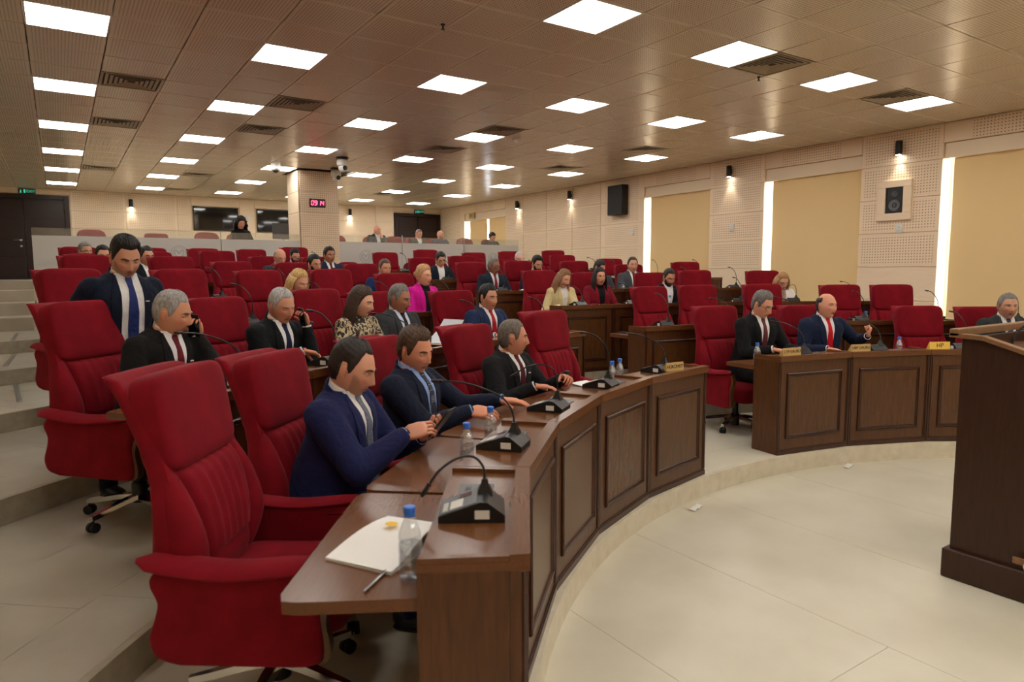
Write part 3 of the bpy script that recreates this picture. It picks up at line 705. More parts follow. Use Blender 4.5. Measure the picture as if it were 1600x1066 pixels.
# ---- walnut desk unit (x = along the bench, y = away from the well, z = 0 on the tier)
DK = {}
def desk_meshes(key, hw, r0):
    f = lambda y: 1 + y / r0
    def slab(mb, x0, x1, y0, y1, z0, z1):           # splayed with the curve
        vs = [(x * f(y), y, z) for x in (x0, x1) for y in (y0, y1) for z in (z0, z1)]
        return mb.add(vs, [(0, 1, 3, 2), (4, 6, 7, 5), (0, 4, 5, 1), (2, 3, 7, 6), (0, 2, 6, 4), (1, 5, 7, 3)])
    g = .0025; H = hw - g; d = {}
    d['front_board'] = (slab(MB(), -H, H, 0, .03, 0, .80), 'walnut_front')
    d['plinth'] = (slab(slab(MB(), -H, H, -.012, 0, 0, .035), -H, H, -.006, 0, .035, .045), 'walnut_trim')
    for sx in (-1, 1): d['edge_strip%d' % sx] = (MB().box(min(sx * (H - .018), sx * H), max(sx * (H - .018), sx * H), -.010, 0, .045, .795, c=.003), 'walnut_trim'); d['bead_strip%d' % sx] = (MB().box(min(sx * (H - .030), sx * (H - .022)), max(sx * (H - .030), sx * (H - .022)), -.006, 0, .045, .795, c=.002), 'walnut_trim')
    px, z0, z1 = hw - .095, .135, .695
    mo = MB()
    prof = [(0, 0), (0, -.010), (.006, -.016), (.014, -.016), (.018, -.008), (.026, -.010), (.032, -.004), (.032, 0)]
    for (ax, az) in ((-px, z0), (px, z0), (px, z1), (-px, z1)): pass
    cs = [(-px, z0), (px, z0), (px, z1), (-px, z1)]; rings = []
    for (ax, az) in cs + cs[:1]:
        sx, sz = (1 if ax < 0 else -1), (1 if az < .4 else -1)
        rings.append([(ax + sx * q, y_, az + sz * q) for q, y_ in prof])
    mo.loft(rings, False)
    d['moulding'] = (mo, 'walnut_trim')
    d['field_panel'] = (MB().box(-px + .03, px - .03, -.003, .001, z0 + .03, z1 - .03), 'walnut_field')
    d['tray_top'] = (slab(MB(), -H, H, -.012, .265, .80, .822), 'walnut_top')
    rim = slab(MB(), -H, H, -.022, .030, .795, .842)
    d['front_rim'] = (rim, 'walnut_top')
    for sx in (-1, 1):
        sr = MB(); slab(sr, min(sx * H, sx * (H - .022)), max(sx * H, sx * (H - .022)), .031, .262, .8225, .838)
        d['side_rim%d' % sx] = (sr, 'walnut_top')
    d['rear_board'] = (slab(MB(), -H, H, .245, .264, .60, .7995), 'walnut_front')
    wt = MB(); yy = [(.266, -H + .01), (.266, H - .01), (.57, H - .012), (.605, H - .02), (.62, H - .055), (.62, -H + .055), (.605, -H + .02), (.57, -H + .012)]
    o_ = [(x * f(y), y) for y, x in yy]
    d['worktop'] = (wt.prism(o_, .696, .730), 'walnut_top')
    for sx in (-1, 1):
        out = [(.031, 0), (.262, 0), (.262, .79), (.255, .80), (.031, .80)]
        xx = (sx * H, sx * (H - .024)); mb = MB(); mb.loft([[(xx[0] * f(y), y, z) for y, z in out], [(xx[1] * f(y), y, z) for y, z in out]])
        d['end_board%d' % sx] = (mb, 'walnut_front')
    bx = MB(); bx.box(.04, min(.24, hw - .05), .10, .215, .8222, .8262, c=.0015)
    d['cable_tray'] = (bx, 'grey_plate')
    sl = MB()
    for q in range(4): sl.box(.07 + q * .035, .098 + q * .035, .175, .195, .8263, .8275)
    d['tray_slot'] = (sl, 'black_plastic')
    DK[key] = {k: (''.join(c for c in k if not c.isdigit() and c != '-'), mb.mesh(k, m_, True, .5)) for k, (mb, m_) in d.items()}
def desk(row, a, half, label):
    r0 = TIER[row] + .03; key = (row, round(half, 2))
    if key not in DK: desk_meshes(key, r0 * math.tan(R_(half)), r0)
    t = thing('desk_unit', label, 'desk', pol(r0, a, TZ[row]), R_(a - 90), 'walnut desk units of the benches')
    for k, (nm, me) in DK[key].items(): ob(nm, me, t)
    return t
# ---- microphone unit on the desk tray
pr = [(.095, 0), (.095, .020), (-.030, .062), (-.050, .060), (-.100, .022), (-.100, 0)]
MC = {'unit_body': (MB().prism([(y, z) for y, z in pr], -.075, .075, 'x'), 'black_plastic')}
kp = MB()
tl = math.atan2(.042, .125)
def on_slope(u, v): return (u, .095 - v * math.cos(tl), .0205 + v * math.sin(tl))
def slope_pad(mb, u0, u1, v0, v1, h=.003):
    vs = []
    for u in (u0, u1):
        for v in (v0, v1):
            p = on_slope(u, v); vs += [p, (p[0], p[1] + h * math.sin(tl), p[2] + h * math.cos(tl))]
    return mb.add(vs, [(0, 1, 3, 2), (4, 6, 7, 5), (0, 4, 5, 1), (2, 3, 7, 6), (0, 2, 6, 4), (1, 5, 7, 3)])
MC['key_panel'] = (slope_pad(MB(), -.068, .068, .006, .118, .0015), 'grey_plastic')
kk = MB()
for q in range(5): slope_pad(kk, -.055 + q * .014, -.045 + q * .014, .014, .028, .004)
slope_pad(kk, -.055, .012, .036, .075, .003); MC['keypad'] = (kk, 'key_white')
MC['display'] = (slope_pad(MB(), .022, .055, .060, .10, .003), 'display_dark')
MC['end_label'] = (MB().box(-.0765, -.075, -.055, -.012, .012, .038).box(.075, .0765, -.055, -.012, .012, .038), 'white_plastic')
MC['stem_socket'] = (MB().loft([[(.035 + sx * w_, -.04 + sy * w_, z) for sx, sy in ((-1, -1), (1, -1), (1, 1), (-1, 1))] for w_, z in ((.024, .050), (.020, .066), (.011, .085), (.009, .10))]), 'black_plastic')
def neck(kind):
    if kind == 0: p = [(0, 0, .09), (0, .005, .17), (-.005, .03, .22), (-.02, .09, .24), (-.04, .16, .225), (-.055, .215, .19)]
    elif kind == 1: p = [(0, 0, .09), (0, .01, .15), (-.01, .05, .205), (-.03, .13, .245), (-.05, .22, .27), (-.07, .30, .275)]
    elif kind == 3: p = [(0, 0, .09), (0, .004, .135), (-.012, .035, .172), (-.035, .085, .172), (-.05, .135, .14), (-.06, .165, .10)]
    else: p = [(0, 0, .09), (0, -.004, .17), (-.01, .012, .25), (-.03, .055, .31), (-.04, .095, .335), (-.05, .13, .342)]
    P_ = [V(q) + V((.035, -.04, 0)) for q in p]; out = []
    for i in range(len(P_) - 1):
        a_, b_, c_, d_ = P_[max(i - 1, 0)], P_[i], P_[i + 1], P_[min(i + 2, len(P_) - 1)]
        for s_ in range(4):
            t = s_ / 4; out.append(.5 * ((2 * b_) + (c_ - a_) * t + (2 * a_ - 5 * b_ + 4 * c_ - d_) * t * t + (3 * b_ - a_ - 3 * c_ + d_) * t ** 3))
    out.append(P_[-1]); return out
NK = []
for k in range(4):
    p = neck(k); d_ = (p[-1] - p[-3]).normalized()
    NK.append((MB().tube(p, .0042, 8).mesh('gooseneck', 'black_plastic'), MB().capsule([p[-1], p[-1] + d_ * .035], .0075, 10).mesh('mic_head', 'black_plastic'), MB().tube([p[-1] - d_ * .004, p[-1] + d_ * .002], .0082, 12).mesh('ring', 'display_dark')))
MCM = {k: mb.mesh(k, m_, True, .5) for k, (mb, m_) in MC.items()}
def mic(row, a, label, kind=0, flip=1, dx=0.0, turn=0):
    r0 = TIER[row] + .03 + .155
    t = thing('conference_microphone', label, 'microphone', pol(r0, a, TZ[row] + .8223), R_(a - 90 + turn), 'desk microphone units')
    for k, me in MCM.items(): ob(k, me, t)
    nk, hd, rg = NK[kind]; g_ = ob('gooseneck', nk, t); ob('mic_head', hd, g_); ob('ring', rg, g_)
    return t
# ---- water bottle
bp = [(.004, .004), (.026, .0), (.031, .006), (.0315, .03), (.0295, .035), (.0315, .04), (.0315, .062), (.0295, .067), (.0315, .072), (.0315, .10), (.0295, .105), (.0315, .112), (.030, .128), (.022, .152), (.0135, .168), (.0125, .178), (.0125, .184)]
BT = {'bottle_body': MB().lathe(bp, 22).mesh('bottle_body', 'bottle_clear', True, 1.2), 'water': MB().lathe([(.004, .006), (.0285, .008), (.0285, .075), (.0285, .1)], 18).mesh('water', 'water_clear'),
      'cap': MB().lathe([(.0155, .181), (.0158, .183), (.0158, .198), (.014, .200)], 20).mesh('cap', 'cap_blue'), 'neck_ring': MB().lathe([(.016, .174), (.016, .178)], 18).mesh('neck_ring', 'cap_blue')}
def bottle(p, label):
    t = thing('water_bottle', label, 'bottle', p, random.uniform(0, 6), 'small water bottles with blue caps')
    for k, me in BT.items(): ob(k, me, t)
# ---- place desks
ROWN = ['front row', 'second row', 'third row', 'fourth row', 'fifth row', 'sixth row']
def edges(a0, n, st): return [(a0 - st * (i + .5), st / 2) for i in range(n)]
DESKS = {0: (edges(150.3, 5, 10.74), edges(84.0, 4, 11.2)), 1: (edges(134.3, 5, 8.1), edges(85.8, 6, 8.1)), 2: (edges(124.6, 5, 6.1), edges(85.5, 6, 6.1)),
         3: (edges(117.3, 5, 4.96), edges(86.9, 6, 4.96)), 4: (edges(113.3, 5, 4.23), edges(87.6, 7, 4.23)), 5: (edges(110.4, 5, 3.67), edges(88.0, 6, 3.67))}
MICK = {(0, 0, 0): 3, (0, 0, 1): 1, (0, 0, 2): 0, (0, 0, 3): 2, (0, 0, 4): 1, (0, 1, 0): 1, (0, 1, 1): 1, (0, 1, 2): 2}
for row, secs in DESKS.items():
    for si, sec in enumerate(secs):
        for i, (a, h) in enumerate(sec):
            wh = '%s, %s block, %s from left' % (ROWN[row], 'left' if si == 0 else 'right', ordn[i])
            desk(row, a, h, 'dark walnut desk unit, moulded front, ' + wh)
            mic(row, a + h * .12, 'black gooseneck microphone unit, desk of %s' % wh, MICK.get((row, si, i), random.choice((0, 1, 2, 2))), turn=random.uniform(-7, 7))
# ---- red armchairs: (row, angle, lift, yaw, note)
CHAIRS = [
 (0, 140.9, .0, 4, 'large empty red armchair nearest the camera'), (0, 133.4, -.03, 3, 'red armchair of the man in the navy suit reading a phone'), (0, 123.2, -.05, 2, 'red armchair of the man with blue shirt and dotted tie'),
 (0, 112.0, -.05, 3, 'red armchair of the man turned in profile'), (0, 101.9, .01, 6, 'empty red armchair at far end of front row, left block'), (0, 78.6, -.02, 2, 'red armchair of the man in black suit and glasses'),
 (0, 67.2, -.03, 4, 'red armchair of the bald man with bright red tie'), (0, 53.4, -.05, 6, 'empty red armchair behind the yellow HP plate'), (0, 46.4, -.06, 6, 'red armchair of the man behind the lectern edge'),
 (1, 129.4, .03, 4, 'red armchair at far left of the man phoning with maroon tie'), (1, 121.2, .015, 0, 'red armchair of the man phoning with navy tie'), (1, 113.2, .05, 0, 'red armchair of the woman in patterned blouse'),
 (1, 107.6, .01, 0, 'red armchair of the man in charcoal suit and pale blue shirt'), (1, 99.6, 0, 0, 'red armchair of the man in blue suit and red tie'), (1, 76.6, 0, 8, 'empty red armchair beside the aisle, arm and seat showing'),
 (1, 71.4, .01, -2, 'empty red armchair behind the second-row desk by the aisle'), (1, 63.8, .015, 0, 'empty red armchair behind the man in glasses'), (1, 55.2, 0, 0, 'empty red armchair behind the raised fist, left of a pair'), (1, 49.8, 0, 0, 'empty red armchair right of that pair, before the pale wall'),
 (2, 121.5, .08, 0, 'red armchair at left end, hidden by the standing man'), (2, 114.7, .08, 0, 'empty red armchair right of the standing man'), (2, 109.0, .07, 0, 'red armchair of the blonde woman looking down'), (2, 103.0, .08, 0, 'empty red armchair right of the blonde woman'), (2, 97.2, .03, 0, 'red armchair of the woman in the magenta jacket'),
 (2, 82.4, .06, 0, 'red armchair of the woman in the cream jacket'), (2, 77.3, .025, 0, 'red armchair of the woman in the dark red jacket'), (2, 70.3, .02, 0, 'red armchair of the bearded man, head bent'), (2, 65.4, .05, 0, 'empty red armchair just right of the bearded man'), (2, 58.2, .04, 0, 'red armchair of the woman in white by the window'),
 (3, 114.8, .09, 0, 'red armchair at left end in front of the man in glasses'), (3, 109.6, .09, 0, 'empty red armchair behind the standing man, right side'), (3, 105.3, .04, 0, 'empty red armchair left of the bald man in glasses'), (3, 100.6, .03, 0, 'red armchair of the man with thick black beard'), (3, 94.8, .02, 0, 'red armchair of the man with hand at mouth'),
 (3, 84.4, .05, 0, 'red armchair of the grey man with glasses and red tie'), (3, 79.6, .07, 0, 'red armchair of the black-bearded man in navy'), (3, 73.9, .07, 0, 'red armchair of the man hidden behind the black-haired woman'), (3, 68.2, .01, 0, 'red armchair of the balding man in grey suit'), (3, 62.4, .05, 0, 'empty red armchair before the first large blind'),
 (4, 111.0, 0, 0, 'red armchair of the dark-haired man left of the standing man'), (4, 107.0, .04, 0, 'red armchair of the half-hidden man, under the left crest'), (4, 102.6, .07, 0, 'empty red armchair in the middle of the left block'), (4, 99.0, 0, 0, 'red armchair of the bald man with glasses looking down'), (4, 94.9, 0, 0, 'red armchair of the smiling man in navy suit'),
 (4, 85.6, 0, 0, 'red armchair of the man in glasses with open collar'), (4, 81.9, .04, 0, 'empty red armchair right of the man with open collar'), (4, 77.6, -.03, 0, 'empty red armchair in front of the white-haired man'), (4, 72.0, .06, 0, 'empty red armchair before the pale boards'), (4, 67.2, -.01, 0, 'empty red armchair by the small bottle'),
 (5, 108.6, -.01, 0, 'red armchair of the man in glasses at far left'), (5, 104.3, 0, 0, 'empty red armchair just left of the left etched crest'), (5, 100.7, .01, 0, 'empty red armchair in front of the curly-haired woman, left'), (5, 97.2, .01, 0, 'empty red armchair in front of the curly-haired woman, right'), (5, 93.9, .06, 0, 'red armchair of the man in blue under the clock column'),
 (5, 86.2, -.01, 0, 'empty red armchair in front of the second etched crest'), (5, 82.6, .05, 0, 'empty red armchair under the gallery man in grey'), (5, 78.1, 0, 0, 'empty red armchair under the right etched crest'), (5, 74.6, .03, 0, 'red armchair of the white-haired man in glasses'), (5, 70.4, .05, 0, 'empty red armchair nearest the pale boards at the back')]
for row, a, lift, yaw, lb in CHAIRS: red_chair(TIER[row] + (.99 if ' of the ' in lb else .96), a, TZ[row], lift, yaw, lb + ', ' + ROWN[row])
# ---- round-backed guest chairs by the glass screen, and gallery chairs
GC = {'seat': (MB().sq((0, 0, .44), (.25, .25, .05), .45, 28, 10), 0), 'backrest': (MB().sq((-.25, 0, .80), (.045, .265, .24), .55, 30, 14, mtx=Matrix.Rotation(R_(-8), 3, 'Y'), e2=.8), 0)}
gleg = MB().tube([(.2, .2, .42), (.22, .22, 0)], .014, 8).tube([(.2, -.2, .42), (.22, -.22, 0)], .014, 8)
def guest(p, rz, mname, label, squared=False, group='x'):
    t = thing('guest_chair', label, 'chair', p, rz, group)
    for k, (mb, _) in GC.items():
        key = k + mname + str(squared)
        if key not in M2:
            src = mb if not (squared and k == 'backrest') else MB().sq((-.25, 0, .76), (.03, .235, .22), .3, 30, 14, mtx=Matrix.Rotation(R_(-8), 3, 'Y'), e2=.5)
            M2[key] = src.mesh(k, mname)
        ob(k, M2[key], t)
    for sx, sy in ((1, 1), (1, -1), (-1, 1), (-1, -1)):
        key = 'leg%d%d' % (sx, sy)
        if key not in M2: M2[key] = MB().tube([(sx * .19, sy * .19, .42), (sx * .21, sy * .21, 0)], .013, 8).mesh('leg', 'steel')
        ob('leg', M2[key], t)
M2 = {}
for i, (x, lb) in enumerate([(4.55, 'beneath the clock column'), (5.05, 'behind the smiling man, right'), (5.95, 'half hidden left of the armchair back'), (6.55, 'right of the armchair, by the microphone'), (7.15, 'behind the man in glasses with open collar')]):
    guest((x, 13.45, TZ[5]), -HALF, 'red_velvet', 'round-backed red guest chair against the glass screen, ' + lb, False, 'round-backed guest chairs')
gal = [(.62, 16.4, 0, 'leftmost'), (1.80, 16.2, 1, 'second, with squared back'), (2.82, 16.3, 0, 'left of the curly-haired woman'), (3.55, 16.6, 0, 'of the curly-haired woman'), (5.75, 16.2, 0, 'left of the bald man'), (6.75, 16.3, 0, 'of the bald man with hand at chin'), (7.25, 16.0, 0, 'right of the bald man'), (7.95, 16.4, 0, 'of the man in grey suit'), (8.65, 16.5, 0, 'of the second bald man'), (9.3, 16.0, 0, 'right of the second bald man'), (10.2, 16.2, 0, 'of the person in black')]
for x, y, sq_, lb in gal: guest((x, y, ZG), -HALF, 'gallery_red', 'muted red gallery chair behind the glass, ' + lb, bool(sq_), 'gallery chairs')
# monitor and desk in the gallery
t = thing('gallery_desk', 'plain pale desk behind the left glass screen under the monitor', 'desk', (3.9, 15.35, ZG))
part('desk_top', MB().box(-.9, .9, -.3, .3, .70, .73, c=.004), 'wall_cream', t); part('modesty_board', MB().box(-.85, .85, -.2, -.18, .1, .70), 'wall_cream', t)
for sx in (-1, 1): part('side_board', MB().box(sx * .86 - .015, sx * .86 + .015, -.28, .28, 0, .70), 'wall_cream', t)
t = thing('computer_monitor', 'dark monitor seen from behind next to the column, in the gallery', 'monitor', (4.18, 15.3, ZG + .73), R_(8))
part('screen_back', MB().box(-.25, .25, -.02, .02, .13, .47, c=.006), 'monitor_grey', t); part('lower_band', MB().box(-.25, .25, -.024, -.02, .13, .22), 'grey_plastic', t); part('stand', MB().box(-.035, .035, -.0, .05, 0, .2, c=.004).box(-.12, .12, -.08, .1, 0, .012, c=.003), 'white_plastic', t)

# ================================================================== PEOPLE (forward = +x, left = +y)
def head_grid(nu, nv):
    t = np.linspace(-PI, PI, nu, endpoint=False); ph = t - .4 * np.sin(t); v = np.linspace(-PI / 2 + .03, PI / 2 - .03, nv)
    PH, VV = np.meshgrid(ph, v); cv = np.cos(VV) ** (.84 - .16 * np.clip(-np.sin(VV), 0, 1))
    z = .118 * np.sin(VV); x = .096 * cv * np.cos(PH); y = .0765 * cv * np.sin(PH); tt = np.clip(-z / .118, 0, 1); th = np.clip(z / .118, 0, 1)
    y = y * (1 - .15 * tt ** 1.5); x = np.where(x < 0, x * (1 - .32 * tt ** 1.2) * (1 + .05 * th), x * (1 - .03 * th) * (1 + .02 * tt)); x = x - .006 * th
    base = np.stack([x, y, z], -1); fr = np.clip(np.cos(PH) * 1.6, 0, 1) ** .5
    g = lambda yy, zz, sy, sz: np.exp(-((np.abs(y) - yy) / sy) ** 2 - ((z - zz) / sz) ** 2)
    npf = np.interp(z, [-.052, -.043, -.034, -.012, .012, .024], [0, .015, .026, .015, .005, 0]); ns = np.interp(z, [-.045, -.03, .01], [.0155, .0115, .009])
    dx = npf * np.exp(-(y / ns) ** 2) - .0095 * g(.031, .004, .016, .012) + .006 * g(.028, .027, .026, .009) + .005 * g(.045, -.024, .02, .02)
    dx += .0065 * g(0, -.066, .025, .012) - .004 * g(0, -.0665, .02, .004) - .004 * g(0, -.083, .02, .007) + .011 * g(0, -.102, .022, .016) + .002 * g(0, .06, .05, .04)
    out = base.copy(); out[..., 0] += dx * fr
    return PH, VV, base, out
def grid_faces(nu, nv, wrap=True): return [(i * nu + j, i * nu + (j + 1) % nu, (i + 1) * nu + (j + 1) % nu, (i + 1) * nu + j) for i in range(nv - 1) for j in range(nu)]
HAIRLINE = {'short': ([0, 28, 44, 58, 70, 80, 88, 104, 112, 180], [.076, .079, .080, .046, .006, -.016, .034, .034, -.055, -.075]),
            'receding': ([0, 20, 38, 54, 66, 76, 84, 92, 104, 112, 180], [.084, .087, .092, .072, .04, .0, -.012, .034, .034, -.055, -.075]),
            'ring': ([0, 68, 80, 90, 104, 112, 180], [.2, .2, .046, .032, .034, -.055, -.07]),
            'long': ([0, 30, 50, 65, 80, 180], [.074, .074, .060, .030, -.03, -.09])}
def build_head(spec, near):
    nu, nv = (76, 60) if near else (44, 34)
    PH, VV, base, out = head_grid(nu, nv); mb = MB(); tone = []
    sk = np.array(srgb(*spec['skin'])[:3]) * 1.12; x, y, z = out[..., 0], out[..., 1], out[..., 2]; ph = np.abs(np.degrees(PH))
    col = np.tile(sk, out.shape[:2] + (1,))
    lip = np.clip(1.5 * np.exp(-(y / .022) ** 4 - ((z + .0665) / .0085) ** 4), 0, 1) * (x > .03)
    lc = np.array(srgb(*spec.get('lips', tuple(int(q * k) for q, k in zip(spec['skin'], (.82, .66, .66)))))[:3]); col = col * (1 - .75 * lip[..., None]) + lc * .75 * lip[..., None]
    rosy = np.exp(-((np.abs(y) - .045) / .02) ** 2 - ((z + .028) / .018) ** 2) * (x > 0); col = col * (1 - .18 * rosy[..., None] * np.array([.1, 1, .9]))
    sock = np.exp(-((np.abs(y) - .031) / .017) ** 2 - ((z - .006) / .010) ** 2) * (x > 0); col = col * (1 - .22 * sock[..., None])
    bd = spec.get('beard', 0); bm_ = None
    if bd:
        bm_ = np.clip((np.interp(np.abs(y), [0, .03, .05, .066], [-.050, -.048, -.036, .0]) - z) / .012, 0, 1) * np.clip((ph < 70) * 1.0, 0, 1) * (1 - np.exp(-((np.abs(y)) / .030) ** 4 - ((z + .018) / .024) ** 4)) * (1 - lip)
        bm_ = np.maximum(bm_, np.exp(-(y / .032) ** 4 - ((z + .053) / .0065) ** 4) * (x > .04)); bc = np.array(srgb(*spec.get('beardcol', spec['haircol']))[:3])
        col = col * (1 - min(bd, .9) * bm_[..., None]) + bc * min(bd, .9) * bm_[..., None]
    mb.add(out.reshape(-1, 3).tolist(), grid_faces(nu, nv)); tone = col.reshape(-1, 3).tolist()
    mb.f += [tuple(range(nu))[::-1], tuple((nv - 1) * nu + j for j in range(nu))]; mb.m += [0, 0]
    for sy in (-1, 1):    # ears
        mt = Matrix.Rotation(sy * .35, 3, 'Z') @ Matrix.Rotation(.15, 3, 'Y'); k0 = len(mb.v)
        mb.sq((-.012, sy * .0755, -.008), (.0165, .0075, .029), .9, 14, 9, mtx=mt); mb.sq((-.008, sy * .0795, -.004), (.010, .0045, .019), .9, 12, 7, mtx=mt); mb.sq((-.008, sy * .075, -.030), (.009, .006, .010), .9, 10, 6, mtx=mt)
        tone += [list(sk * np.array([.97, .86, .84]))] * (len(mb.v) - k0)
    front = out[(x > 0)]; 
    def sx_(yy, zz): q = front[np.argmin((front[:, 1] - yy) ** 2 + (front[:, 2] - zz) ** 2)]; return float(q[0])
    look = spec.get('gaze', 0); lid = spec.get('lid', .35)
    for sy in (-1, 1):
        ex = sx_(sy * .031, .004) - .0075; c = V((ex, sy * .031, .004)); k0 = len(mb.v)
        mb.sq(c, (.0115, .0125, .0105), 1, 14, 9, mi=1); fd = V((math.cos(look) * .92, math.sin(look) * .92, -.18 if lid > .6 else 0)).normalized()
        mb.sq(c + fd * .0068, (.0056, .0056, .0056), 1, 10, 7, mi=2)
        # upper lid: a skin shell that closes over the eye
        rings = []
        for i in range(5):
            el = R_(85 - (85 - (38 - 75 * lid)) * i / 4); rings.append([c + V((math.cos(el) * math.cos(q) * .0132, math.cos(el) * math.sin(q) * .0150, math.sin(el) * .0122)) for q in np.linspace(-1.5, 1.5, 9)])
        k1 = len(mb.v); mb.loft(rings, False, 0, False)
        tone += [[1, 1, 1]] * (k1 - k0) + [list(sk * .86)] * (len(mb.v) - k1)
        if spec.get('brows', True):
            k0 = len(mb.v); pts = [(sx_(sy * yy, zz) + .0015, sy * yy, zz) for yy, zz in ((.013, .0225), (.024, .0265), (.036, .027), (.048, .0215))]
            mb.tube(pts, [.0032, .0042, .0040, .0022], 6, 3, 1.0); tone += [[1, 1, 1]] * (len(mb.v) - k0)
    for pts, rr, k_ in (([(-.024, -.0665), (-.012, -.0650), (0, -.0660), (.012, -.0650), (.024, -.0665)], .0016, .42), ([(-.019, -.0625), (-.008, -.0602), (0, -.0612), (.008, -.0602), (.019, -.0625)], .0030, .80), ([(-.017, -.0705), (0, -.0735), (.017, -.0705)], .0036, .85)):
        k0 = len(mb.v); mb.tube([(sx_(yy, zz) + (.0012 if k_ < .5 else -.0006), yy, zz) for yy, zz in pts], [rr * .4] + [rr] * (len(pts) - 2) + [rr * .4], 6); tone += [list(lc * (k_ if k_ < .5 else k_ + .15))] * (len(mb.v) - k0)
    # hair
    hair = MB(); st = spec.get('hair', 'short'); hl = HAIRLINE.get({'curly': 'long', 'bun': 'long', 'bob': 'long'}.get(st, st)); beard = MB()
    nrm = base / np.linalg.norm(base * np.array([1, 1.1, .9]), axis=-1, keepdims=True)
    if hl is not None and st != 'bald':
        zh = np.interp(ph, hl[0], hl[1]); top = spec.get('vol', .016); side = spec.get('sidevol', .009)
        zz = base[..., 2]; mk = np.clip((zz - zh) / .012, -1, 1); th = side + (top - side) * np.clip(zz / .09, 0, 1) ** 1.3
        if st == 'short': th = th + spec.get('quiff', .006) * np.exp(-(ph / 38) ** 2) * np.clip((zz - .06) / .03, 0, 1)
        if st == 'ring': mk = np.minimum(mk, np.clip((.078 - zz) / .012, -1, 1))
        if st == 'curly': th = th * 0 + .045 + .018 * np.sin(PH * 9) * np.sin(VV * 11 + 1) + .01 * np.sin(PH * 17 + VV * 13)
        wv = .0022 * np.sin(PH * 23 + 3 * np.sin(VV * 5)) + .0014 * np.sin(VV * 31 + PH * 7)
        rp = np.clip((zz - zh) / spec.get('ramp', .034), 0, 1); rp = rp if st != 'ring' else np.minimum(rp, np.clip((.082 - zz) / .03, 0, 1)); T = np.where(mk > 0, .0012 + np.clip(rp, 0, 1) ** .65 * (th + wv * np.clip(th / .016, .3, 1)), mk * .008); pts = base + nrm * T[..., None]
        fs = [q for q in grid_faces(nu, nv) if max(mk.reshape(-1)[list(q)]) > -.45]; hair.add(pts.reshape(-1, 3).tolist(), fs)
        if st != 'ring': hair.f.append(tuple((nv - 1) * nu + j for j in range(nu))); hair.m.append(0)
    if st in ('long', 'bob', 'curly'):
        L = spec.get('len', .30 if st == 'long' else .14); rings = []; n = 26; a0 = R_(spec.get('part', 62))
        for i in range(15):
            t = i / 14; zz = .055 - (L + .055) * t; row = []; inner = []
            for k in range(n):
                ph_ = a0 + (2 * PI - 2 * a0) * k / (n - 1); wob = 1 + .03 * math.sin(ph_ * 13) * t + (.07 * math.sin(ph_ * 7 + zz * 60) if st == 'curly' else 0); back = max(0, -math.cos(ph_))
                rx = (.098 + .014 + .02 * back * math.sin(t * PI * .6)) * wob + (.035 if st == 'curly' else 0); ry = (.0765 + .014 + (.028 if t > .3 else .028 * t / .3) * 1.0) * wob + (.04 if st == 'curly' else 0)
                if spec.get('front') and math.cos(ph_) > -.4: rx += .05 * max(0, t - .35)
                p = V((rx * math.cos(ph_) - .006, ry * math.sin(ph_), zz)); q = V((p.x * .78 - .005, p.y * .80, zz + .004))
                row.append(p); inner.append(q)
            rings.append(row + inner[::-1])
        hair.loft(rings)
    if st == 'bun': hair.sq((-.115, 0, .02), (.04, .045, .04), 1, 16, 10)
    if bd >= .6:
        mk = bm_ - .62; T = np.where(mk > 0, .002 + .007 * np.clip(mk * 2, 0, 1) * np.clip((-z - .03) / .05, .3, 1), -.004); pts = out + nrm * T[..., None]
        fs = [q for q in grid_faces(nu, nv) if max(mk.reshape(-1)[list(q)]) > 0]; beard.add(pts.reshape(-1, 3).tolist(), fs)
    gl_ = None
    if spec.get('glasses'):
        gl_ = MB(); X = sx_(.03, .004) + .012
        for sy in (-1, 1):
            cyc = [V((X - .004 * abs(math.cos(q)), sy * .033 + .0255 * math.copysign(abs(math.cos(q)) ** .7, math.cos(q)), .001 + .0175 * math.copysign(abs(math.sin(q)) ** .7, math.sin(q)))) for q in np.linspace(0, 2 * PI, 19)]
            gl_.tube(cyc, .0021, 6); gl_.tube([(X - .004, sy * .0585, .006), (.02, sy * .079, .010), (-.02, sy * .080, .006)], .0018, 6)
        gl_.tube([(X, -.009, .005), (X + .003, 0, .007), (X, .009, .005)], .0016, 6)
    return mb, tone, hair, beard, gl_
def hand(mb, w_, d, n, side, curl, near=True, pinch=0):
    d = V(d).normalized(); n = (V(n) - d * V(n).dot(d)).normalized(); s = d.cross(n) * (1 if side < 0 else -1); k = 8 if near else 6
    R = Matrix((d, s, n)).transposed(); mb.sq(w_ + d * .048, (.052, .041, .0155), .7, 14, 8, mtx=R); mb.sq(w_ + d * .022 + s * .022 + n * .006, (.03, .02, .015), .9, 10, 7, mtx=R)
    for off, L, r in ((.030, .072, .0086), (.0105, .080, .0090), (-.009, .075, .0087), (-.027, .058, .0078)):
        p = w_ + d * .088 + s * off; pts = [p - d * .015]; ang = curl * .55; rr = [r * 1.05]
        for q in (.42, .32, .26):
            pts.append(pts[-1] + (d * math.cos(ang) + n * math.sin(ang)) * L * q + (d * .015 if len(pts) == 1 else V())); ang += curl * (.9 if len(pts) < 3 else .75); rr.append(r * (1 - .07 * len(pts)))
        mb.capsule(pts, rr, k)
    t0 = w_ + d * .022 + s * .030; td = (d * .62 + s * (.62 - .35 * min(curl, 1)) + n * (.25 + .45 * min(curl, 1))).normalized(); t1 = t0 + td * .042; t2 = t1 + (td * .8 + d * .35 + n * .2 * curl).normalized() * .036
    mb.capsule([t0, t1, t2], [.0125, .0105, .0088], k)
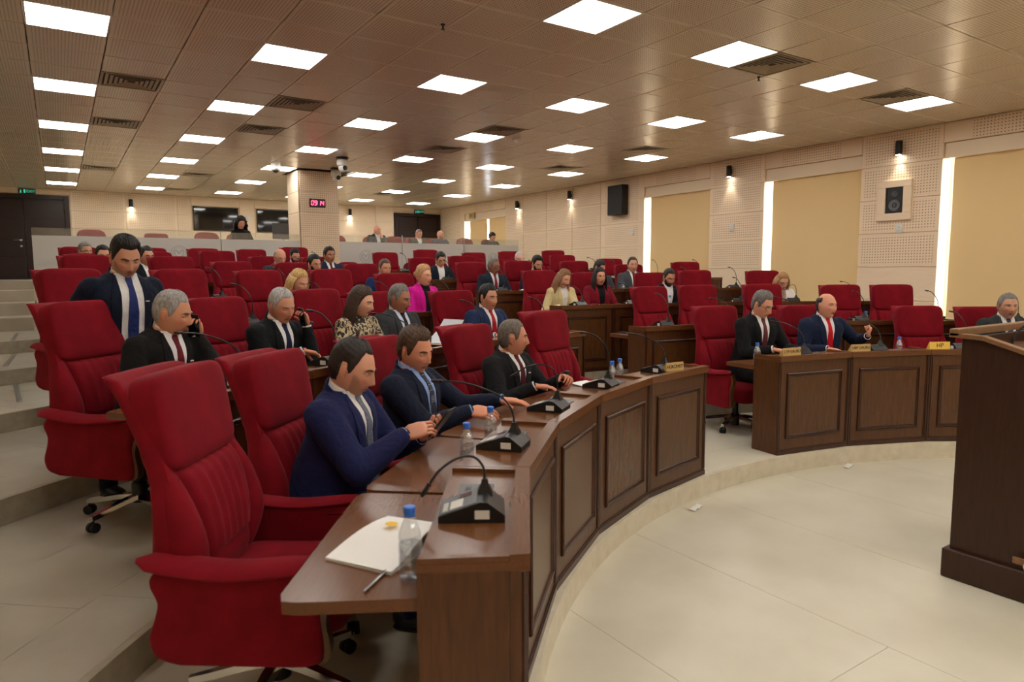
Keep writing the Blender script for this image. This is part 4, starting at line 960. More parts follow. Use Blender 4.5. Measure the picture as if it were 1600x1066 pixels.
def ik(sh, w_, pole, l1=.285, l2=.262):
    d = w_ - sh; L = min(d.length, (l1 + l2) * .995); dn = d.normalized(); a = (l1 * l1 - l2 * l2 + L * L) / (2 * L); h = math.sqrt(max(l1 * l1 - a * a, 1e-6))
    p = V(pole); p = (p - dn * p.dot(dn)).normalized(); return sh + dn * a + p * h, sh + dn * L
ALLP = {}
def person(label, loc, face, spec, key=None):
    near = spec.get('near', False); vox = .0105 if near else .017; sc = spec.get('scale', 1.0); fem = spec.get('fem', False)
    stand = spec.get('stand', False); hs = .905 if stand else .455 + spec.get('dz', 0); lean = R_(spec.get('lean', 8)); tl = (.524 + spec.get('tl', 0)) / .50; fat = spec.get('fat', 1.0)
    P = V((spec.get('px', -.05), 0, hs + .10 if not stand else hs)); u = V((math.sin(lean), 0, math.cos(lean))); f = V((math.cos(lean), 0, -math.sin(lean))); Y = V((0, 1, 0))
    wS = .90 if fem else 1.05
    RG = [(-.10, .150, .185), (-.02, .158 * fat, .190), (.10, .150 * fat, .182), (.20, .140 * (fat + 1) / 2, .184), (.30, .134, .196), (.38, .126, .204), (.43, .108, .192), (.468, .088, .150), (.492, .073, .104), (.512, .066, .078), (.53, .060, .068)]
    def torso(mb, ks, b_hi=9, drop=0):
        rings = []
        for b, d, w_ in RG:
            if b > b_hi: continue
            fo = .018 * math.exp(-((b - .32) / .12) ** 2) + (.05 * (fat - 1) * math.exp(-((b - .06) / .12) ** 2)) - .012 * (b > .45); c = P + u * (b * tl) + f * fo; ring = []
            for k in range(24):
                a = 2 * PI * k / 24; ca, sa = math.cos(a), math.sin(a); ring.append(c + f * (math.copysign(abs(ca) ** .85, ca) * d * ks) + Y * (math.copysign(abs(sa) ** .85, sa) * w_ * wS * ks))
            rings.append(ring)
        mb.loft(rings)
    N = P + u * (.50 * tl); Hc = N + u * .036 + V((.036 + .03 * math.sin(lean), 0, .068 + spec.get('hz', 0)))
    hy, hp, hr = [R_(q) for q in spec.get('head', (0, 8, 0))]
    HS = 1.04 if not fem else 1.01; HM = Matrix.Translation(Hc) @ Matrix.Rotation(hy, 4, 'Z') @ Matrix.Rotation(hp, 4, 'Y') @ Matrix.Rotation(hr, 4, 'X') @ Matrix.Diagonal((HS, HS, HS, 1))
    body = MB(); torso(body, .84); jk = MB(); torso(jk, 1.0, .52); tor = MB(); torso(tor, .992, .54)
    body.tube([N - u * .06, N + u * .02, Hc + HM.to_3x3() @ V((-.022, 0, -.055)), Hc + HM.to_3x3() @ V((-.015, 0, -.02))], [.06, .052 * (fat + 2) / 3 * wS, .052 * (fat + 2) / 3 * wS, .05], 16)
    hands = MB(); cuffs = []; info = {}
    for s, nm in ((1, 'L'), (-1, 'R')):
        sh = P + u * (.418 * tl) + Y * (s * .172 * wS); kind = spec.get('arm' + nm, 'desk'); hm3 = HM.to_3x3(); pole = (-.25, s * .55, -1.0); curl = .35
        if kind == 'desk': wr, hd, pn = V((.33, s * .16, .795)), (.80, -s * .5, -.06), (0, 0, -1)
        elif kind == 'fold': wr, hd, pn = V((.37, s * .12, .792)), (.30, -s * .95, -.03), (0, 0, -1); 
        elif kind == 'lap': wr, hd, pn = V((.27, s * .15, .62)), (.8, -s * .5, -.1), (0, 0, -1)
        elif kind == 'ear': wr, hd, pn, curl = Hc + hm3 @ V((.105, s * .150, -.130)), hm3 @ V((-.22, -s * .16, 1)), hm3 @ V((-.15, -s * 1, 0)), 1.05; pole = (.45, s * .12, -1.5)
        elif kind == 'cheek': wr, hd, pn, curl = Hc + hm3 @ V((.055, s * .098, -.165)), hm3 @ V((-.05, -s * .18, 1)), hm3 @ V((-.3, -s, 0)), .5; pole = (.6, s * .3, -1)
        elif kind == 'chin': wr, hd, pn, curl = Hc + hm3 @ V((.125, s * .05, -.17)), hm3 @ V((-.12, -s * .45, .9)), hm3 @ V((-1, 0, -.2)), 1.1; pole = (.5, s * .3, -1)
        elif kind == 'hang': wr, hd, pn, curl = P + V((.05, s * .285, -.02 if stand else .1)), (.12, 0, -1), (0, -s, 0), .5; pole = (-1, s * .3, 0)
        else: wr, hd, pn, curl, pole = V(kind[0]), kind[1], kind[2], kind[3], (kind[4] if len(kind) > 4 else pole)
        el, wr = ik(sh, wr, pole)
        rs = (.062 if fem else .072, .055 if fem else .060, .046, .040) if not spec.get('thin') else (.058, .05, .042, .037); rs = tuple(q * (1 + (fat - 1) * .35) for q in rs)
        m1 = sh.lerp(el, .5); m2 = el.lerp(wr, .5)
        body.tube([sh, el, wr + (wr - el).normalized() * .03], [.045, .036, .026], 10)
        jk.capsule([sh, m1, el], [rs[0], (rs[0] + rs[1]) / 2, rs[1]], 14); jk.capsule([el, m2, wr - (wr - el).normalized() * .02], [rs[1] * .98, (rs[1] + rs[2]) / 2, rs[3]], 14)
        cuffs.append(MB().tube([wr - (wr - el).normalized() * .028, wr + (wr - el).normalized() * .004], [.0345, .034], 14))
        hand(hands, wr, hd, pn, s, curl, near); info[nm] = (wr, V(hd), V(pn), el)
    for s in (1, -1): jk.sq(P + u * (.428 * tl) + Y * (s * .165 * wS), (.07, .07, .062), 1, 14, 10)
    tr = MB()
    for s in (1, -1):
        hip = P + V((0, s * .088, -.02))
        if stand: kn, an = V((P.x + .03, s * .11, .50)), V((P.x - .02, s * .12, .09))
        else:
            kn = V((P.x + .43, s * .13, hs + .07)); an = V((P.x + .43 + spec.get('foot', .0), s * .12, .09))
            if spec.get('tuck'): an.x -= spec['tuck']
        body.tube([hip, kn, an], [.065, .048, .035], 10)
        tr.capsule([hip, hip.lerp(kn, .5), kn], [.098, .090, .072], 14); tr.capsule([kn, kn.lerp(an, .5), an + V((0, 0, -.01))], [.070, .062, .056], 14)
        info['foot%d' % s] = an
    tr.sq(P + V((-.01, 0, -.01)), (.15, .175, .105), .8, 16, 10)
    # ---- body: one mesh
    bm1 = remesh(body, .022, 3); hmb, tone, hairm, beardm, glm = build_head(spec, near); A = MB()
    A.add([tuple(v.co) for v in bm1.vertices], [tuple(p.vertices) for p in bm1.polygons]); sk = [q * 1.12 for q in srgb(*spec['skin'])[:3]]; T = [sk] * len(A.v)
    o0 = len(A.v); A.v += [tuple(HM @ V(p)) for p in hmb.v]; A.f += [tuple(i + o0 for i in q) for q in hmb.f]; A.m += hmb.m; T += tone
    A.add(hands.v, hands.f); T += [list(np.array(sk) * np.array([1.02, .95, .93]))] * len(hands.v)
    me = bpy.data.meshes.new('person'); me.from_pydata(A.v, [], A.f)
    for q in ('skin', 'eye_white', 'iris'): me.materials.append(M[q])
    me.materials.append(hair_mat(spec.get('browcol', spec['haircol']))); me.polygons.foreach_set('material_index', A.m); me.polygons.foreach_set('use_smooth', [True] * len(A.f))
    at = me.color_attributes.new('tone', 'FLOAT_COLOR', 'POINT'); at.data.foreach_set('color', [c for t_ in T for c in (*t_, 1.0)])
    bpy.data.meshes.remove(bm1)
    root = ob('person', me, None, loc, face, label=label, category='person')
    def child(nm, mb, mt, xf=None, smooth=True):
        if not mb.v: return None
        if xf is not None: mb.v = [tuple(xf @ V(p)) for p in mb.v]
        return part(nm, mb, mt, root, None, None, smooth, 1.2)
    child('hair', hairm, hair_mat(spec['haircol']), HM); child('beard', beardm, hair_mat(spec.get('beardcol', spec['haircol'])), HM)
    if glm: child('glasses', glm, 'black_plastic', HM)
    # ---- clothes
    suit = spec['suit']; sm = suit if not isinstance(suit, tuple) else cloth(suit)
    jme = remesh(jk, vox, 5 if near else 3, 'jacket'); jme.materials.append(sm); ob('blouse' if spec.get('blouse') else 'jacket', jme, root)
    bvh = BVHTree.FromPolygons([V(q) for q in tor.v], tor.f)
    def patch(nm, yl, yr, b0, b1, off, mt, n=22, m_=7, th=.006):
        up_, lo_ = [], []; last = None
        for i in range(n):
            b = b0 + (b1 - b0) * i / (n - 1); ru, rl = [], []
            for j in range(m_):
                y = yl(b) + (yr(b) - yl(b)) * j / (m_ - 1); og = P + u * (b * tl) + Y * y; hit = bvh.ray_cast(og + f * .6, -f)[0]
                x = (hit - og).dot(f) if hit is not None else None
                if x is None or (last is not None and abs(x - last) > .05 and b > .44): x = last if last is not None else .06
                last = x if j == m_ // 2 or last is None else last; ru.append(og + f * (x + off)); rl.append(og + f * (x + off - th))
            up_.append(ru); lo_.append(rl)
        mb = MB(); mb.loft([a_ + b_[::-1] for a_, b_ in zip(up_, lo_)]); return child(nm, mb, mt)
    vb = spec.get('vb', .11); vt = .068; wb_ = spec.get('vw', .006)
    vw = lambda b: wb_ + (vt * (.85 if fem else 1) - wb_) * max(0, (b - vb) / (.505 - vb)) ** .9
    if not spec.get('blouse'):
        shc = spec.get('shirt', (232, 230, 228)); shm = shc if not isinstance(shc, tuple) else cloth(shc, .75)
        patch('shirt' if not fem else 'top', lambda b: -vw(b), lambda b: vw(b), vb, .512, .0035, shm, 20, 9)
        lw = lambda b: .004 + .052 * max(0, math.sin(PI * min(1, max(0, (b - vb) / (.50 - vb))) ** 1.6)) ** .8
        for s in (1, -1): patch('lapel', lambda b: s * vw(b) * .97, lambda b: s * (vw(b) + lw(b)), vb - .01, .505, .0095, sm, 20, 6, .008)
        if spec.get('tie') is not None:
            tm = spec['tie'] if not isinstance(spec['tie'], tuple) else cloth(spec['tie'], .55)
            tw = lambda b: float(np.interp(b, [vb, .30, .44, .458, .478, .496], [.033, .030, .0155, .0165, .0205, .017])); patch('tie', lambda b: -tw(b), lambda b: tw(b), vb + .005 if vb > .05 else vb + .02, .494, .0105, tm, 26, 5, .009)
        # collar band and points, cuffs
        cm = MB(); rings = []
        cc = N + u * .012 - f * .004
        if not fem or spec.get('collar'):
            for i in range(25):
                a = R_(16) + (2 * PI - R_(32)) * i / 24; dr = f * math.cos(a) * .060 + Y * math.sin(a) * (.060 * wS * (fat + 2) / 3); dz_ = -.020 * math.cos(a) - .002; q = cc + u * dz_
                rings.append([q + dr * 1.08 - u * .022, q + dr * .99 + u * .024, q + dr * .94 + u * .024, q + dr * 1.02 - u * .022])
            cm.loft(rings, True)
            for s in (1, -1):
                a = R_(16); q0 = cc + u * (-.028 + .03) + f * math.cos(a) * .064 + Y * s * math.sin(a) * .066; q1 = cc - u * .042 + f * math.cos(a) * .078 + Y * s * math.sin(a) * .070; q2 = cc + u * .004 + f * .045 + Y * s * .062; q3 = cc - u * .085 + f * .094 + Y * s * .036
                cm.add([q0, q1, q2, q3, q0 + f * .004, q1 + f * .004, q2 + f * .004, q3 + f * .005], [(0, 1, 3), (0, 3, 2), (4, 7, 5), (4, 6, 7), (0, 4, 5, 1), (1, 5, 7, 3), (3, 7, 6, 2), (2, 6, 4, 0)])
            child('collar', cm, shm)
        jc = MB(); rings = []
        for i in range(21):
            a = R_(42) + (2 * PI - R_(84)) * i / 20; w2 = math.sin(PI * i / 20) ** .35; dr = f * math.cos(a) * .071 + Y * math.sin(a) * (.073 * wS * (fat + 2) / 3); q = N + u * (-.006 - .030 * math.cos(a)) - f * .004
            rings.append([q + dr * (1.14 + .06 * w2) - u * .034, q + dr * 1.04 + u * (.030 * w2 - .006), q + dr * .97 + u * (.030 * w2 - .006), q + dr * .98 - u * .034])
        jc.loft(rings, True); child('jacket_collar', jc, sm)
        [child('shirt_cuff', q, shm) for q in cuffs]
    tme = remesh(tr, .02, 4, 'trousers'); tme.materials.append(cloth(spec.get('trousers', suit if isinstance(suit, tuple) else (28, 28, 32)))); ob('trousers', tme, root)
    for s in (1, -1):
        an = info['foot%d' % s]; mb = MB().sq((an.x + .055, an.y, .040), (.135, .048, .040), .75, 18, 10).sq((an.x - .03, an.y, .065), (.055, .042, .06), .8, 14, 8).sq((an.x + .05, an.y, .009), (.135, .044, .009), .6, 18, 6); child('shoe', mb, 'black_plastic')
    if spec.get('watch'):
        wr, hd, pn, el = info[spec['watch']]; d = (wr - el).normalized(); child('wristwatch', MB().tube([wr + d * .006, wr + d * .030], .0375, 16).sq(wr + d * .018 - V(pn).normalized() * .036, (.02, .02, .012), .6), 'black_plastic')
    if spec.get('pin'): 
        og = P + u * (.36 * tl) + Y * .085; h_ = bvh.ray_cast(og + f * .6, -f)[0]
        if h_: child('lapel_pin', MB().sq(h_ + f * .012, (.004, .014, .004), .8), 'white_plastic')
    root.scale = (sc, sc, sc); ALLP[key or label] = (root, info, HM); return root
def held(key, name, label, cat, lp, axes, mb, mname, extra=None):
    root = ALLP[key][0]; mw = Matrix.Translation(root.location) @ Matrix.Rotation(root.rotation_euler.z, 4, 'Z'); R = Matrix(axes).transposed().to_4x4()
    t = thing(name, label, cat); t.matrix_world = mw @ Matrix.Translation(lp) @ R; part('case', mb, mname, t)
    if extra: part(extra[0], extra[1], extra[2], t)
    return t
def phone(key, side, label, glow=False):
    wr, hd, pn, el = ALLP[key][1][side]; d = hd.normalized(); n = (pn - d * pn.dot(d)).normalized(); s = d.cross(n)
    held(key, 'mobile_phone', label, 'phone', wr + d * .075 + n * .026, (s, d, n), MB().box(-.034, .034, -.068, .068, -.004, .004, c=.003), 'black_plastic', ('screen', MB().box(-.033, .033, -.066, .066, .0041, .0046), 'screen_dark'))
BLK, NAVY, DNAVY, GREY, CHAR = (22, 22, 24), (30, 34, 66), (22, 26, 40), (62, 64, 68), (44, 46, 48)
FAIR, MED, TAN, DARK = (214, 160, 132), (200, 146, 116), (184, 128, 98), (150, 100, 74)
GRH, DGH, BRN, BKH, WHH, BLO = (140, 136, 132), (98, 94, 90), (72, 50, 36), (26, 22, 20), (200, 196, 190), (190, 148, 92)
TIEP = pattern_cloth('tie_pattern', (128, 134, 150), (64, 70, 92), 160); TIED = pattern_cloth('tie_dots', (34, 34, 52), (190, 192, 205), 95, 'dots')
TIED.node_tree.nodes['Color Ramp'].color_ramp.elements[0].color = srgb(190, 192, 205); TIED.node_tree.nodes['Color Ramp'].color_ramp.elements[1].color = srgb(34, 34, 52)
TIER_ = pattern_cloth('tie_red_pattern', (112, 34, 44), (70, 20, 30), 120); BLOUSE = pattern_cloth('blouse_pattern', (196, 176, 140), (40, 32, 26), 17); FLOR = pattern_cloth('floral_top', (96, 66, 56), (196, 170, 150), 40)
def seat(row, a, yaw=0, dr=0): return pol(TIER[row] + .97 + dr, a, TZ[row]), R_(a + 180 + yaw)
def P_(row, a, label, key=None, yaw=0, dr=0, **k):
    k.setdefault('skin', MED); k.setdefault('haircol', BKH); k.setdefault('suit', BLK)
    loc, fz = seat(row, a, yaw, dr); return person(label, loc, fz, k, key)
# front row
P_(0, 133.8, 'man in navy suit looking down at a phone in both hands, front row', 'navy', near=True, suit=(34, 38, 78), tie=TIEP, shirt=(225, 222, 220), hair='receding', haircol=(40, 32, 28), skin=(206, 150, 124), beard=.30, head=(6, 20, 0), lean=9, fat=1.32, lid=.85, dz=-.02, tl=-.03, vol=.014,
   armR=((.335, -.03, .845), (.85, .35, .25), (.3, .75, -.5), .75, (-.2, -.7, -1)), armL=((.36, .10, .80), (.80, -.25, .45), (-.35, -.3, .9), .6, (-.2, .6, -1)))
held('navy', 'mobile_phone', 'dark tablet-like phone held by the man in the navy suit', 'phone', V((.475, .055, .885)), ((.2, .96, .1), (.62, -.2, .76), (-.75, .1, .63)), MB().box(-.04, .04, -.085, .085, -.004, .004, c=.003), 'black_plastic', ('screen', MB().box(-.036, .036, -.08, .08, .0041, .0046), 'screen_dark'))
P_(0, 124.6, 'brown-haired man with blue shirt and dotted tie, eyes lowered, front row', 'blue', near=True, suit=(30, 34, 52), shirt=(140, 168, 220), tie=TIED, hair='short', haircol=(82, 60, 46), skin=(206, 142, 112), head=(-12, 14, 4), lean=2, fat=1.12, lid=.8, vol=.022, sidevol=.014, dz=-.04, tl=-.03, vw=.03, vb=.10,
   armR=((.36, -.02, .80), (.85, .1, -.1), (0, .6, -.8), .5), armL=((.40, .33, .80), (.95, .1, -.05), (0, 0, -1), .2))
P_(0, 112.0, 'man in black suit and maroon tie turned in profile to the right, front row', 'prof', near=True, suit=(30, 30, 32), shirt=(236, 234, 234), tie=(84, 26, 38), hair='short', haircol=(104, 94, 84), skin=(196, 134, 106), head=(40, 2, 0), lean=6, fat=1.1, lid=.3, vol=.008, sidevol=.006, quiff=.002, pin=True, dz=-.04, tl=-.05,
   armR='desk', armL=((.36, .17, .81), (.7, -.5, .15), (-.2, -.4, -.8), .9), watch='L')
P_(0, 76.6, 'grey-haired man in black suit and glasses leafing through papers, front row', 'ctp', near=True, suit=(26, 26, 28), tie=TIER_, hair='short', haircol=(112, 108, 104), skin=(206, 148, 120), head=(14, 20, 0), glasses=True, lean=12, lid=.8, vol=.022, dz=.03, tl=.02, tuck=.12, armR=((.35, -.06, .82), (.85, .45, -.12), (0, 0, -1), .5), armL=((.40, .22, .80), (.9, -.1, 0), (0, 0, -1), .4))
P_(0, 67.5, 'bald man in navy suit and bright red tie raising his fist, front row', 'bald', near=True, suit=(30, 38, 62), shirt=(238, 236, 236), tie=(196, 22, 38), hair='ring', haircol=(60, 52, 48), skin=(212, 150, 122), head=(10, 0, 0), lean=8, fat=1.15, lid=.3, browcol=(120, 100, 84), dz=.02, armR='desk', armL=((.26, .33, .90), (.35, .1, .95), (-.7, -.7, .1), 1.7, (-.2, .9, -.8)))
P_(0, 46.1, 'grey-haired man in dark grey suit behind the lectern edge, front row', 'end', near=True, suit=(50, 54, 56), tie=(70, 72, 100), hair='short', haircol=(118, 114, 110), skin=(190, 138, 110), head=(-4, 2, 0), beard=.2, lid=.35, vol=.010, lean=6)
# second row
P_(1, 128.7, 'grey-haired man in black suit with maroon tie phoning, big watch, second row', 'ph1', near=True, suit=(27, 26, 26), shirt=(232, 230, 230), tie=(100, 22, 40), hair='short', haircol=(158, 154, 150), skin=(206, 146, 116), head=(22, 16, 4), lean=16, lid=.75, vol=.008, sidevol=.005, quiff=.005, fat=1.08, dz=.02, armL='ear', armR='desk', watch='L', pin=True, dr=-.06)
phone('ph1', 'L', 'black phone at the ear of the man with the big watch')
P_(1, 119.6, 'white-haired man in black suit with navy tie phoning, second row', 'ph2', near=True, suit=(24, 26, 28), shirt=(236, 234, 234), tie=(30, 32, 62), hair='short', haircol=(176, 172, 168), skin=(200, 140, 112), head=(-6, 18, 4), lean=12, lid=.85, vol=.008, sidevol=.005, quiff=.003, armL='ear', armR=((.32, -.02, .86), (.6, .7, -.25), (0, -.3, -1), .7), watch='L')
phone('ph2', 'L', 'black phone at the ear of the man with navy tie')
P_(1, 112.1, 'woman with long brown hair and patterned blouse looking down, second row', 'wom', near=True, fem=True, blouse=True, suit=BLOUSE, hair='long', haircol=(66, 46, 36), skin=(216, 164, 138), lips=(170, 70, 70), head=(18, 14, 0), lean=10, lid=.8, vol=.020, sidevol=.016, len=.34, part=70, tl=-.02, hz=.01, trousers=(30, 28, 30))
P_(1, 107.9, 'dark-skinned grey-haired man in charcoal suit and pale blue shirt, second row', 'grey', near=True, suit=(58, 60, 62), shirt=(206, 214, 232), tie=(34, 34, 38), hair='short', haircol=(120, 116, 112), skin=(160, 108, 82), head=(14, 10, 0), lean=5, fat=1.15, lid=.55, vol=.012, tl=-.01, pin=True, armL='lap', armR='lap')
P_(1, 98.2, 'black-haired man in blue suit and red tie, second row', 'redtie', near=True, suit=(38, 52, 84), tie=(170, 26, 40), hair='short', haircol=(26, 22, 22), skin=(200, 142, 112), head=(4, 4, 0), lean=5, lid=.4, vol=.020, beard=.15, tl=-.035)
# standing man behind the left chair
person('man in navy suit and blue tie standing bent-headed at left, bearded', V((.32, 4.86, TZ[1])), R_(290), dict(near=True, stand=True, suit=(26, 32, 48), shirt=(232, 230, 230), tie=(40, 54, 110), hair='short', haircol=(30, 26, 24), beardcol=(92, 80, 74), beard=.5, skin=(196, 142, 116), head=(-6, 24, 0), lean=9, lid=.9, vol=.022, sidevol=.004, armL='hang', armR='hang', vb=-.02, vw=.075, pin=True, scale=.985, tl=.0), 'stand')
# third row
P_(2, 107.9, 'blonde woman in black looking down, third row', fem=True, suit=(26, 24, 26), shirt=(40, 36, 36), hair='bob', haircol=(206, 168, 108), skin=(214, 160, 134), lips=(180, 90, 84), head=(8, 22, 0), lean=14, lid=.9, len=.15, near=True)
P_(2, 95.9, 'woman with blonde bun and magenta jacket, third row', fem=True, suit=(214, 30, 150), shirt=(24, 22, 26), hair='bun', haircol=(196, 150, 104), skin=(214, 158, 130), lips=(180, 80, 80), head=(16, 2, 0), lean=4, lid=.35, vol=.026, tl=.03, vw=.02, vb=.06, armL='lap', armR='lap', near=True)
P_(2, 81.6, 'woman in cream jacket resting cheek on her hand, third row', fem=True, suit=(214, 196, 146), shirt=(236, 234, 230), hair='long', haircol=(138, 98, 66), skin=(212, 156, 128), head=(12, 20, -8), lean=16, lid=.8, len=.24, armL='cheek', armR='desk', tl=.0, near=True)
P_(2, 77.2, 'woman with long black hair and dark red jacket, third row', fem=True, suit=(124, 26, 40), shirt=(22, 20, 24), hair='long', haircol=(26, 20, 20), skin=(206, 150, 122), lips=(160, 60, 66), head=(-2, 2, 0), lean=5, lid=.35, len=.34, front=True, part=50, tl=.0, near=True, vw=.02, vb=.08)
P_(2, 69.8, 'short-haired man with full beard, head bent, third row', suit=BLK, hair='short', haircol=(44, 36, 32), beard=.68, skin=(196, 138, 110), head=(4, 22, 0), lean=14, lid=.8, vol=.009, shirt=(225, 222, 222))
P_(2, 57.4, 'blonde woman with glasses in white jacket by the window, third row', fem=True, suit=(232, 228, 224), shirt=FLOR, hair='bob', haircol=(176, 132, 86), skin=(208, 156, 132), head=(6, 24, 0), lean=14, lid=.8, glasses=True, len=.13, tl=-.07)
# fourth row
P_(3, 99.9, 'man with thick black beard in dark suit, fourth row', suit=(28, 28, 32), hair='short', haircol=BKH, beard=.7, skin=(194, 138, 110), head=(6, 4, 0), lean=4, tl=.03, vol=.02, fat=1.1)
P_(3, 94.0, 'short-haired man in blue suit with hand at his mouth, fourth row', suit=(36, 52, 96), hair='short', haircol=(92, 70, 54), skin=(206, 146, 116), beard=.3, head=(-2, 8, 0), lean=14, armL='chin', vol=.012, shirt=(225, 225, 228))
P_(3, 83.2, 'dark-skinned grey man with glasses and red tie, fourth row', suit=(36, 42, 54), tie=(132, 34, 46), hair='short', haircol=(112, 106, 100), skin=(152, 102, 78), head=(22, 8, 0), glasses=True, lean=7, vol=.010, tl=.02)
P_(3, 78.8, 'man with black beard and black hair in navy suit, fourth row', suit=(30, 38, 62), hair='short', haircol=(20, 18, 18), beard=.72, skin=(200, 142, 114), head=(6, 16, 0), lean=8, tl=.05, vol=.026)
P_(3, 72.4, 'man in grey suit bent low behind the black-haired woman, fourth row', suit=(66, 68, 72), hair='short', haircol=(40, 36, 34), skin=(190, 132, 104), head=(28, 26, 0), lean=14, vol=.018)
P_(3, 68.6, 'balding man in grey suit and dull red tie facing forward, fourth row', suit=(74, 76, 80), tie=(140, 60, 66), hair='receding', haircol=(52, 44, 40), skin=(206, 150, 122), head=(-6, 2, 0), lean=2, fat=1.18, tl=.03)
# fifth row
P_(4, 98.8, 'bald man with glasses and red tie reading, fifth row', suit=(52, 54, 58), tie=(150, 40, 48), hair='ring', haircol=(150, 140, 130), skin=(206, 150, 122), head=(2, 20, 0), glasses=True, lean=9, tl=.02)
P_(4, 94.6, 'smiling dark-haired man in navy suit and maroon tie, fifth row', suit=(30, 40, 62), tie=(90, 30, 44), hair='short', haircol=BKH, skin=(168, 114, 84), head=(4, 2, 0), lean=2, tl=.05, vol=.022)
P_(4, 84.8, 'man in glasses and dark suit with open white collar, fifth row', suit=(30, 34, 46), vw=.03, hair='short', haircol=(44, 40, 38), skin=(196, 138, 108), head=(6, 22, 0), glasses=True, lean=10, vol=.022)
# sixth row
P_(5, 94.5, 'black-bearded man in blue jacket below the clock column, sixth row', suit=(38, 44, 84), hair='short', haircol=BKH, beard=.7, skin=(190, 134, 108), head=(2, 20, 0), lean=8, vol=.02, shirt=(215, 218, 226), tl=-.07)
P_(5, 74.2, 'white-haired man with glasses before the pale boards, sixth row', suit=(34, 38, 58), hair='receding', haircol=WHH, skin=(218, 164, 142), head=(10, 6, 0), glasses=True, lean=4, tl=-.09)
P_(5, 108.75, 'grey man with glasses at the far left, sixth row', suit=(30, 34, 44), hair='short', haircol=(120, 114, 108), skin=(200, 144, 116), head=(8, 4, 0), glasses=True, lean=0, vol=.014, armL='lap', armR='lap', tl=-.05)
P_(4, 110.9, 'dark-haired man left of the standing man, fifth row', suit=(30, 34, 50), hair='short', haircol=(34, 28, 26), skin=(200, 144, 116), head=(-12, 6, 0), lean=6, armL='lap', armR='lap', tl=.0)
P_(4, 108.2, 'dark-haired man half hidden right of the standing man, fifth row', suit=(26, 28, 34), hair='short', haircol=(36, 30, 28), skin=(196, 140, 112), head=(6, 6, 0), lean=4, tl=.0)
# gallery
def G_(x, y, label, **k):
    k.setdefault('skin', MED); k.setdefault('haircol', BKH); k.setdefault('suit', BLK); yaw = k.pop('yaw', 0)
    person(label, V((x, y, ZG)), R_(270 + yaw), k)
G_(3.55, 16.55, 'woman with big curly black hair and black top, in the gallery', fem=True, blouse=True, suit=(24, 22, 26), hair='curly', haircol=(24, 20, 20), skin=(200, 142, 116), lips=(170, 66, 66), head=(10, 12, 0), lean=6, len=.24, part=84, tl=.05, hz=.02)
G_(6.72, 16.2, 'bald man in dark suit with hand at chin, in the gallery', suit=(44, 52, 64), hair='bald', haircol=(90, 70, 60), skin=(214, 158, 134), head=(20, 4, 0), armL='chin', lean=6)
G_(7.92, 16.3, 'man with thin grey hair and grey suit looking down, in the gallery', suit=(62, 66, 64), hair='short', haircol=(130, 112, 100), skin=(204, 146, 122), head=(4, 18, 0), vol=.006, lean=6, tl=-.07)
G_(8.62, 16.4, 'second bald man with stubble in blue-grey top, in the gallery', blouse=True, suit=(64, 72, 92), hair='bald', haircol=(70, 60, 54), beard=.35, skin=(206, 150, 126), head=(24, 2, 0), lean=4, tl=-.07)
G_(10.03, 16.1, 'black-haired person in black bent over, in the gallery at right', blouse=True, suit=(28, 28, 32), hair='bun', haircol=BKH, skin=(206, 154, 130), head=(6, 26, 0), lean=12, tl=-.10)

# ================================================================== SMALL THINGS
def desk_pt(row, a, y, z, dx=0):
    r0 = TIER[row] + .03; p = pol(r0 + y, a, TZ[row] + z); tx = V((math.sin(R_(a)), -math.cos(R_(a)), 0)); return p + tx * dx
BOT = [(0, 148.6, .31, .73, 'on the nearest empty desk, in the foreground'), (0, 135.4, .30, .73, 'by the man in the navy suit'), (0, 130.9, .29, .73, 'before the man with dotted tie'), (0, 107.6, .30, .73, 'left of a pair on the front desk'), (0, 105.6, .33, .73, 'right of a pair on the front desk'),
       (0, 83.3, .30, .73, 'beside the CTP GRUBU plate'), (0, 62.9, .30, .73, 'left of the HP plate'), (1, 126.0, .33, .73, 'low, in front of the man with navy tie'), (1, 119.2, .30, .73, 'in front of the woman in patterned blouse'), (1, 105.6, .30, .73, 'before the man in blue suit'), (1, 56.4, .30, .73, 'before the paired empty chairs'),
       (2, 71.6, .30, .73, 'left of the bearded man'), (2, 67.2, .30, .73, 'right of the bearded man'), (3, 71.2, .30, .73, 'left of the balding man'), (4, 69.4, .30, .73, 'at the far desk of the empty fifth-row chair'), (4, 97.6, .30, .73, 'by the bald man with glasses')]
for row, a, y, z, lb in BOT: bottle(desk_pt(row, a, y, z), 'small clear water bottle with blue cap ' + lb)
# nameplates
def plate(row, a, text, mname, w_, h_, label, y=.0, dx=0, turn=0):
    t = thing('name_plate', label, 'nameplate', desk_pt(row, a, y + .02, .842, dx), R_(a - 90 + turn))
    part('plate_body', MB().prism([(0, 0), (.05, 0), (.012, h_), (.006, h_)], -w_ / 2, w_ / 2, 'x'), mname, t, smooth=False)
    o = ob('lettering', text_mesh(text, h_ * (.56 if len(text) > 3 else .85), 'lettering'), t, (0, .0025, h_ * .5)); o.rotation_euler = (HALF - .08, 0, 0)
plate(0, 81.8, 'CTP GRUBU', 'plate_gold', .205, .064, 'gold nameplate reading CTP GRUBU, in front of the man in glasses')
plate(0, 71.2, 'UBP GRUBU', 'plate_gold', .20, .062, 'gold nameplate reading UBP GRUBU, in front of the bald man')
plate(0, 60.0, 'HP', 'plate_yellow', .19, .066, 'bright yellow nameplate reading HP', dx=-.02)
plate(0, 104.2, 'HÜKÜMET', 'plate_gold', .17, .06, 'gold nameplate reading HÜKÜMET on the end desk of left block', dx=.14, turn=-16)
